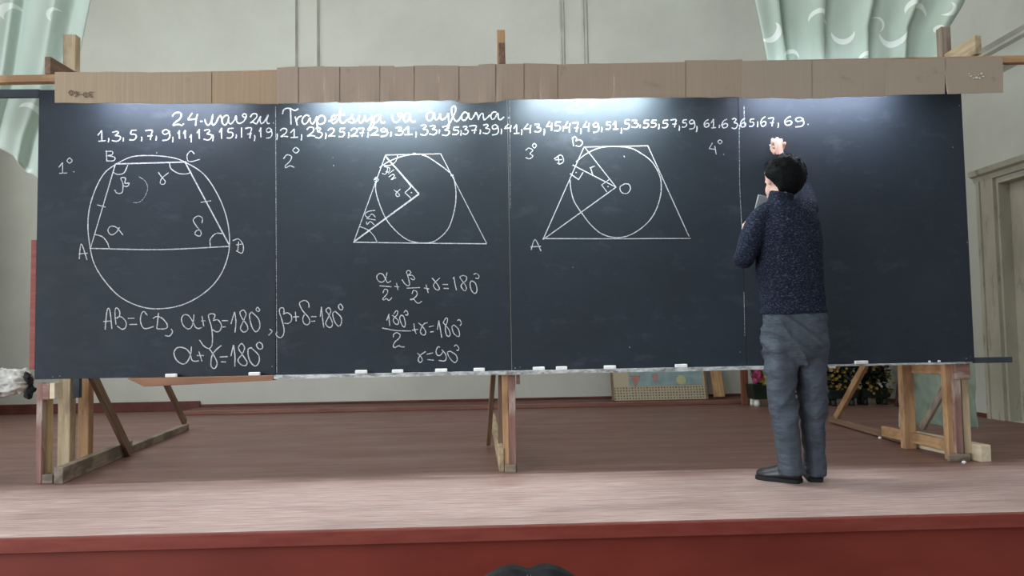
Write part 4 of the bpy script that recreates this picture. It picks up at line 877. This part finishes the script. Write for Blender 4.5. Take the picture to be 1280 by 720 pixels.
# left hand holding the edge of a sheet in front of the chest
LY = WRL.y
b.tube([WRL, hp(933, 291, LY+.018), hp(933.5, 285, LY+.026), hp(934.5, 280, LY+.03)], [(.025, .02), (.034, .018), (.038, .016), (.032, .012)], 16)
for k, (px, py) in enumerate(((930, 281), (933, 277.5), (936.5, 276.5), (939.5, 278))):
    seg([hp(px, py+4, LY+.03), hp(px-.5, py, LY+.05), hp(px+2.5, py+1, LY+.074), hp(px+5, py+4, LY+.076)], (.0098-.0005*k, .0078-.0004*k))
seg([hp(930.5, 291, LY+.012), hp(929.5, 285, LY+.012), hp(932.5, 280, LY+.02), hp(935.5, 277.5, LY+.022)], (.012, .009))
skin = NT('skin'); f = skin.noise(skin.coords(), 25, 3); skin.p.inputs['Subsurface Weight'].default_value = .08; skin.p.inputs['Subsurface Radius'].default_value = (.02, .008, .004)
skin_m = skin.out(skin.ramp(f, [(.3, lin(206, 164, 148)), (.7, lin(222, 184, 168))]), .5, .3)
me = remeshed(b, .0048, 2, 'body'); shift(me, pr.location); link('body', me, skin_m, pr, True)
for s in (-1, 1):
    e = HEAD+tlt*.082+sd*s*.031+Vector((0, 0, .008)); MB().ball(e, .0115, 12, 8).build('eye', m_mottled('eye', lin(40, 30, 26), lin(60, 46, 40), 5, .2), pr, True)
# ---- hair: full dark crop
rnd = random.Random(5); hc = A(980.5, 220, DP+.0); hb = MB(); nu, nv = 64, 40; rings = []
for j in range(1, nv):
    a = math.pi*j/nv; ring = []
    for i in range(nu):
        ph = 2*math.pi*i/nu; d = Vector((math.sin(a)*math.cos(ph), math.sin(a)*math.sin(ph), -math.cos(a)))
        r = 1.0+.05*noise.noise(d*4)+.022*noise.noise(d*13)+.016*noise.noise(d*40)
        face = max(0, d.dot(tlt)); 
        r *= 1-.42*max(0, face-.25)*(1.0 if d.z < .45 else .25)          # hair line recedes over the face
        if d.z < -.3: r *= 1-.06*max(0, (-d.z-.3))
        lat = max(0, -(d.x*.94-d.y*.1)-.35)*max(0, -d.z+.05)             # left ear and cheek stay free
        r *= 1-1.25*lat
        ring.append(hc+Vector((d.x*.112*r, d.y*.116*r, d.z*.118*r)))
    rings.append(ring)
hb.ring_loft(rings)
hairm = NT('black_hair'); f = hairm.noise(hairm.coords((1, 1, .35)), 120, 3); hairm.bump(f, .5, .006)
hair_m = hairm.out(hairm.ramp(f, [(.35, lin(9, 11, 12)), (.7, lin(17, 19, 21))]), .75, .12)
for k in range(260):
    d = Vector((rnd.gauss(0, 1), rnd.gauss(0, 1), rnd.gauss(.35, 1))).normalized()
    if d.dot(tlt) > .35 and d.z < .5: continue
    if d.z < -.45 or (d.x < -.3 and d.z < .15): continue
    p = hc+Vector((d.x*.108, d.y*.112, d.z*.114)); t = d.cross(Vector((0, 0, 1))).normalized()*rnd.uniform(-.6, .6)
    hb.tube([p, p+(d*.7+t).normalized()*.010, p+(d*.4+t*1.5+Vector((0, 0, -.5))).normalized()*.018], [.003, .0022, .0008], 4)
hb.build('hair', hair_m, pr, True)
# ---- sweater
s_ = MB()
ell_loft(s_, [(A(979, 252, DP-.01), .075, .066, 0), (A(981, 258, DP), .115, .082, 0), (A(984, 266), .150, .100, 0), (A(985, 280), .168, .118, 0), (A(986.5, 305), .172, .128, 0), (A(986.5, 335), .174, .130, 0), (A(988, 352), .172, .128, 0), (A(990, 366), .166, .126, 0), (A(991.5, 380), .168, .128, 0), (A(992.5, 393), .170, .130, 0)], 36, 2.35)
limb(s_, [A(962, 268, DP+.0), A(947, 282, DP-.01), ELL_, A(932, 313, DP+.10), A(934, 300, DP+.18)], [.072, .068, .056, .050, .042], 20)
limb(s_, [A(1001, 270, DP), A(1006, 260, DP+.05), ELR, A(992, 219, DP+.31), A(981, 204, DP+.36)], [.075, .070, .052, .045, .040], 20)
s_.tube([A(976, 257, DP), A(976, 248, DP), A(977.5, 240, DP-.005)], [(.078, .074), (.068, .067), (.066, .066)], 24)
me = remeshed(s_, .006, 4, 'sweater')
for v, p, nrm in [(v, v.co.copy(), v.normal.copy()) for v in me.vertices]:
    low = max(0, min(1, (1.05-p.z)/.25)); d = .019*low*noise.noise(Vector((p.x*3.5+p.z*3, p.y*3, p.z*26)))+.004*noise.noise(Vector((p.x*9, p.y*9, p.z*14)))+.0018*noise.noise(p*60)
    v.co = p+nrm*d
shift(me, pr.location)
sw = NT('navy_heather_knit'); f = sw.noise(sw.coords((1, 1, 1.6)), 95, 3, .7); g = sw.noise(sw.coords(), 7, 3); wv = sw.n('ShaderNodeTexWave', _wave_type='BANDS', _bands_direction='Z'); wv.inputs['Scale'].default_value = 46; wv.inputs['Distortion'].default_value = 1.2
sw.l(sw.coords(), wv.inputs['Vector']); colr = sw.ramp(f, [(.40, lin(24, 28, 39)), (.56, lin(39, 45, 61)), (.70, lin(92, 98, 115))]); colr = sw.mix(sw.ramp(g, [(.4, .0), (.7, .35)]), colr, lin(26, 31, 48)); sw.bump(sw.math('ADD', f, sw.math('MULTIPLY', wv.outputs[1], .5)), .5, .004)
sweater_m = sw.out(colr, .9, .1)
swo = link('sweater', me, sweater_m, pr, True)
# ---- trousers
t_ = MB()
ell_loft(t_, [(A(993, 384, DP), .160, .118, 0), (A(993, 398, DP), .170, .126, 0), (A(993.5, 415, DP), .172, .132, 0), (A(993.5, 432, DP), .168, .130, 0), (A(994, 446, DP+.005), .158, .118, 0), (A(994.5, 456, DP+.01), .130, .095, 0)], 32, 2.4)
ell_loft(t_, [(A(974, 420, DP), .082, .112, 0), (A(974.5, 440, DP), .083, .112, 0), (A(975.5, 455, DP), .081, .106, 0), (A(976.5, 475, DP-.005), .077, .098, 0), (A(977.5, 500, DP-.005), .073, .090, 0), (A(981.5, 530, DP-.01), .067, .080, 0), (A(985.5, 560, DP-.015), .065, .074, 0), (A(988, 582, DP-.015), .062, .072, 0), (A(988.5, 594, DP-.015), .063, .076, 0)], 28, 2.2)
ell_loft(t_, [(A(1013, 420, DP), .080, .112, 0), (A(1013.5, 440, DP+.005), .081, .112, 0), (A(1014, 455, DP+.01), .079, .106, 0), (A(1014.5, 475, DP+.02), .076, .098, 0), (A(1015, 500, DP+.03), .073, .090, 0), (A(1016, 530, DP+.04), .066, .080, 0), (A(1017.5, 560, DP+.05), .059, .074, 0), (A(1018.5, 582, DP+.05), .058, .072, 0), (A(1019, 594, DP+.05), .059, .076, 0)], 28, 2.2)
me = remeshed(t_, .006, 3, 'trousers')
for v, p, nrm in [(v, v.co.copy(), v.normal.copy()) for v in me.vertices]:
    w1 = noise.noise(Vector((p.x*5+p.z*6, p.y*4, p.z*17))); w2 = noise.noise(Vector((p.x*8-p.z*9, p.y*6, p.z*22+5)))
    kz = .75; ank = max(0, (.22-p.z)/.22)
    hipf = max(0, 1-abs(p.z-.72)/.30); kneef = max(0, 1-abs(p.z-.42)/.22)
    w3 = 1-abs(noise.noise(Vector((p.x*4+7, p.y*3, p.z*13+p.x*9+4))))*2.2; w4 = 1-abs(noise.noise(Vector((p.x*3-p.z*2, p.y*4+3, p.z*11-p.x*14))))*2.2
    v.co = p+nrm*(.018*hipf*w3**3*(1 if w3 > 0 else 0)+.016*(kneef+.35*ank)*(max(0, w4)**2)-.006+.006*(hipf+kneef)*noise.noise(Vector((p.x*7, p.y*6, p.z*34+p.x*26)))+.0055*kz*w1+.004*w2+.010*ank*noise.noise(Vector((p.x*6, p.y*6, p.z*30))))
    if v.co.z < .028: v.co.z = .028
shift(me, pr.location)
tr_ = NT('slate_twill'); f = tr_.noise(tr_.coords((1, 1, .4)), 14, 4); h = tr_.noise(tr_.coords(), 300, 1); wr_ = tr_.noise(tr_.coords((3, 3, 9), rot=(.35, .5, 0)), 2.2, 4, .55); tr_.bump(tr_.math('ADD', wr_, tr_.math('MULTIPLY', h, .02)), .75, .035)
trm = tr_.out(tr_.ramp(f, [(.3, lin(64, 71, 80)), (.7, lin(79, 87, 97))]), .75, .2)
link('trousers', me, trm, pr, True)
# ---- shoes
shoe_m = m_mottled('black_shoe_leather', lin(22, 24, 27), lin(34, 37, 41), 12, .35, .5); sole_m = m_mottled('black_rubber_sole', lin(16, 17, 18), lin(26, 27, 28), 20, .7)
def shoe(heel, toe):
    heel = Vector((heel.x, heel.y, 0)); toe = Vector((toe.x, toe.y, 0)); d = (toe-heel).normalized(); L = (toe-heel).length; s = Vector((-d.y, d.x, 0))
    prof = [(0.0, .022, .050), (.03, .034, .066), (.10, .038, .078), (.22, .040, .088), (.38, .042, .082), (.55, .046, .062), (.72, .049, .050), (.88, .042, .042), (.96, .030, .034), (1.0, .014, .024)]
    up = MB(); rings = []
    for t, wd, ht in prof:
        c = heel+d*L*t; rings.append([c+s*wd*math.copysign(abs(math.cos(a))**.8, math.cos(a))+Vector((0, 0, .02+max(0, (ht-.0)*math.sin(a)**1 if math.sin(a) > 0 else 0))) for a in [2*math.pi*k/20 for k in range(20)]])
    up.ring_loft(rings); o = up.build('shoe', shoe_m, pr, True)
    so = MB(); poly = []
    for t, wd, _ in prof: poly.append(heel+d*(L*t+(.004 if t > .9 else -.004 if t < .02 else 0))+s*(wd+.004))
    for t, wd, _ in reversed(prof): poly.append(heel+d*(L*t+(.004 if t > .9 else -.004 if t < .02 else 0))-s*(wd+.004))
    so.prism([p+Vector((0, 0, .001)) for p in poly], (0, 0, .021)); so.build('sole', sole_m, o, bevel=.003)
    hl = MB(); hl.prism([heel+s*.03+d*.0, heel-s*.03, heel-s*.036+d*.07, heel+s*.036+d*.07], (0, 0, .0008)); hl.build('heel_pad', sole_m, o)
    lc = MB(); 
    for k in range(4):
        c = heel+d*L*(.40+.055*k)+Vector((0, 0, .020+.082-.0085*k*1.5+.001)); lc.tube([c-s*.016, c+Vector((0, 0, .003)), c+s*.016], .0022, 6)
    lc.build('laces', sole_m, o, True)
shoe(flr(1001, 604), flr(946.5, 598)); 
shoe(flr(1020, 603), flr(1008, 586))
# held things
ch = bar('chalk_stick', hp(962.2, 181.3, BY-.002), hp(971, 185, ky+.022), .011, .011, M['chalkstick'], None, bevel=.003); tag(ch, 'white chalk stick held in the raised right hand of the person', 'chalk')
mbp = MB(); 
P = [hp(937.5, 287, LY+.080), hp(948.5, 243, LY+.075), hp(970, 248, LY+.125), hp(959, 291, LY+.13)]
mbp.prism(P, (P[1]-P[0]).cross(P[2]-P[0]).normalized()*.008)
tag(mbp.build('notebook', m_mottled('pale_grey_cover', lin(150, 162, 166), lin(172, 182, 184), 9, .6), None, bevel=.002), 'pale grey notebook held by the left hand in front of the chest', 'notebook')
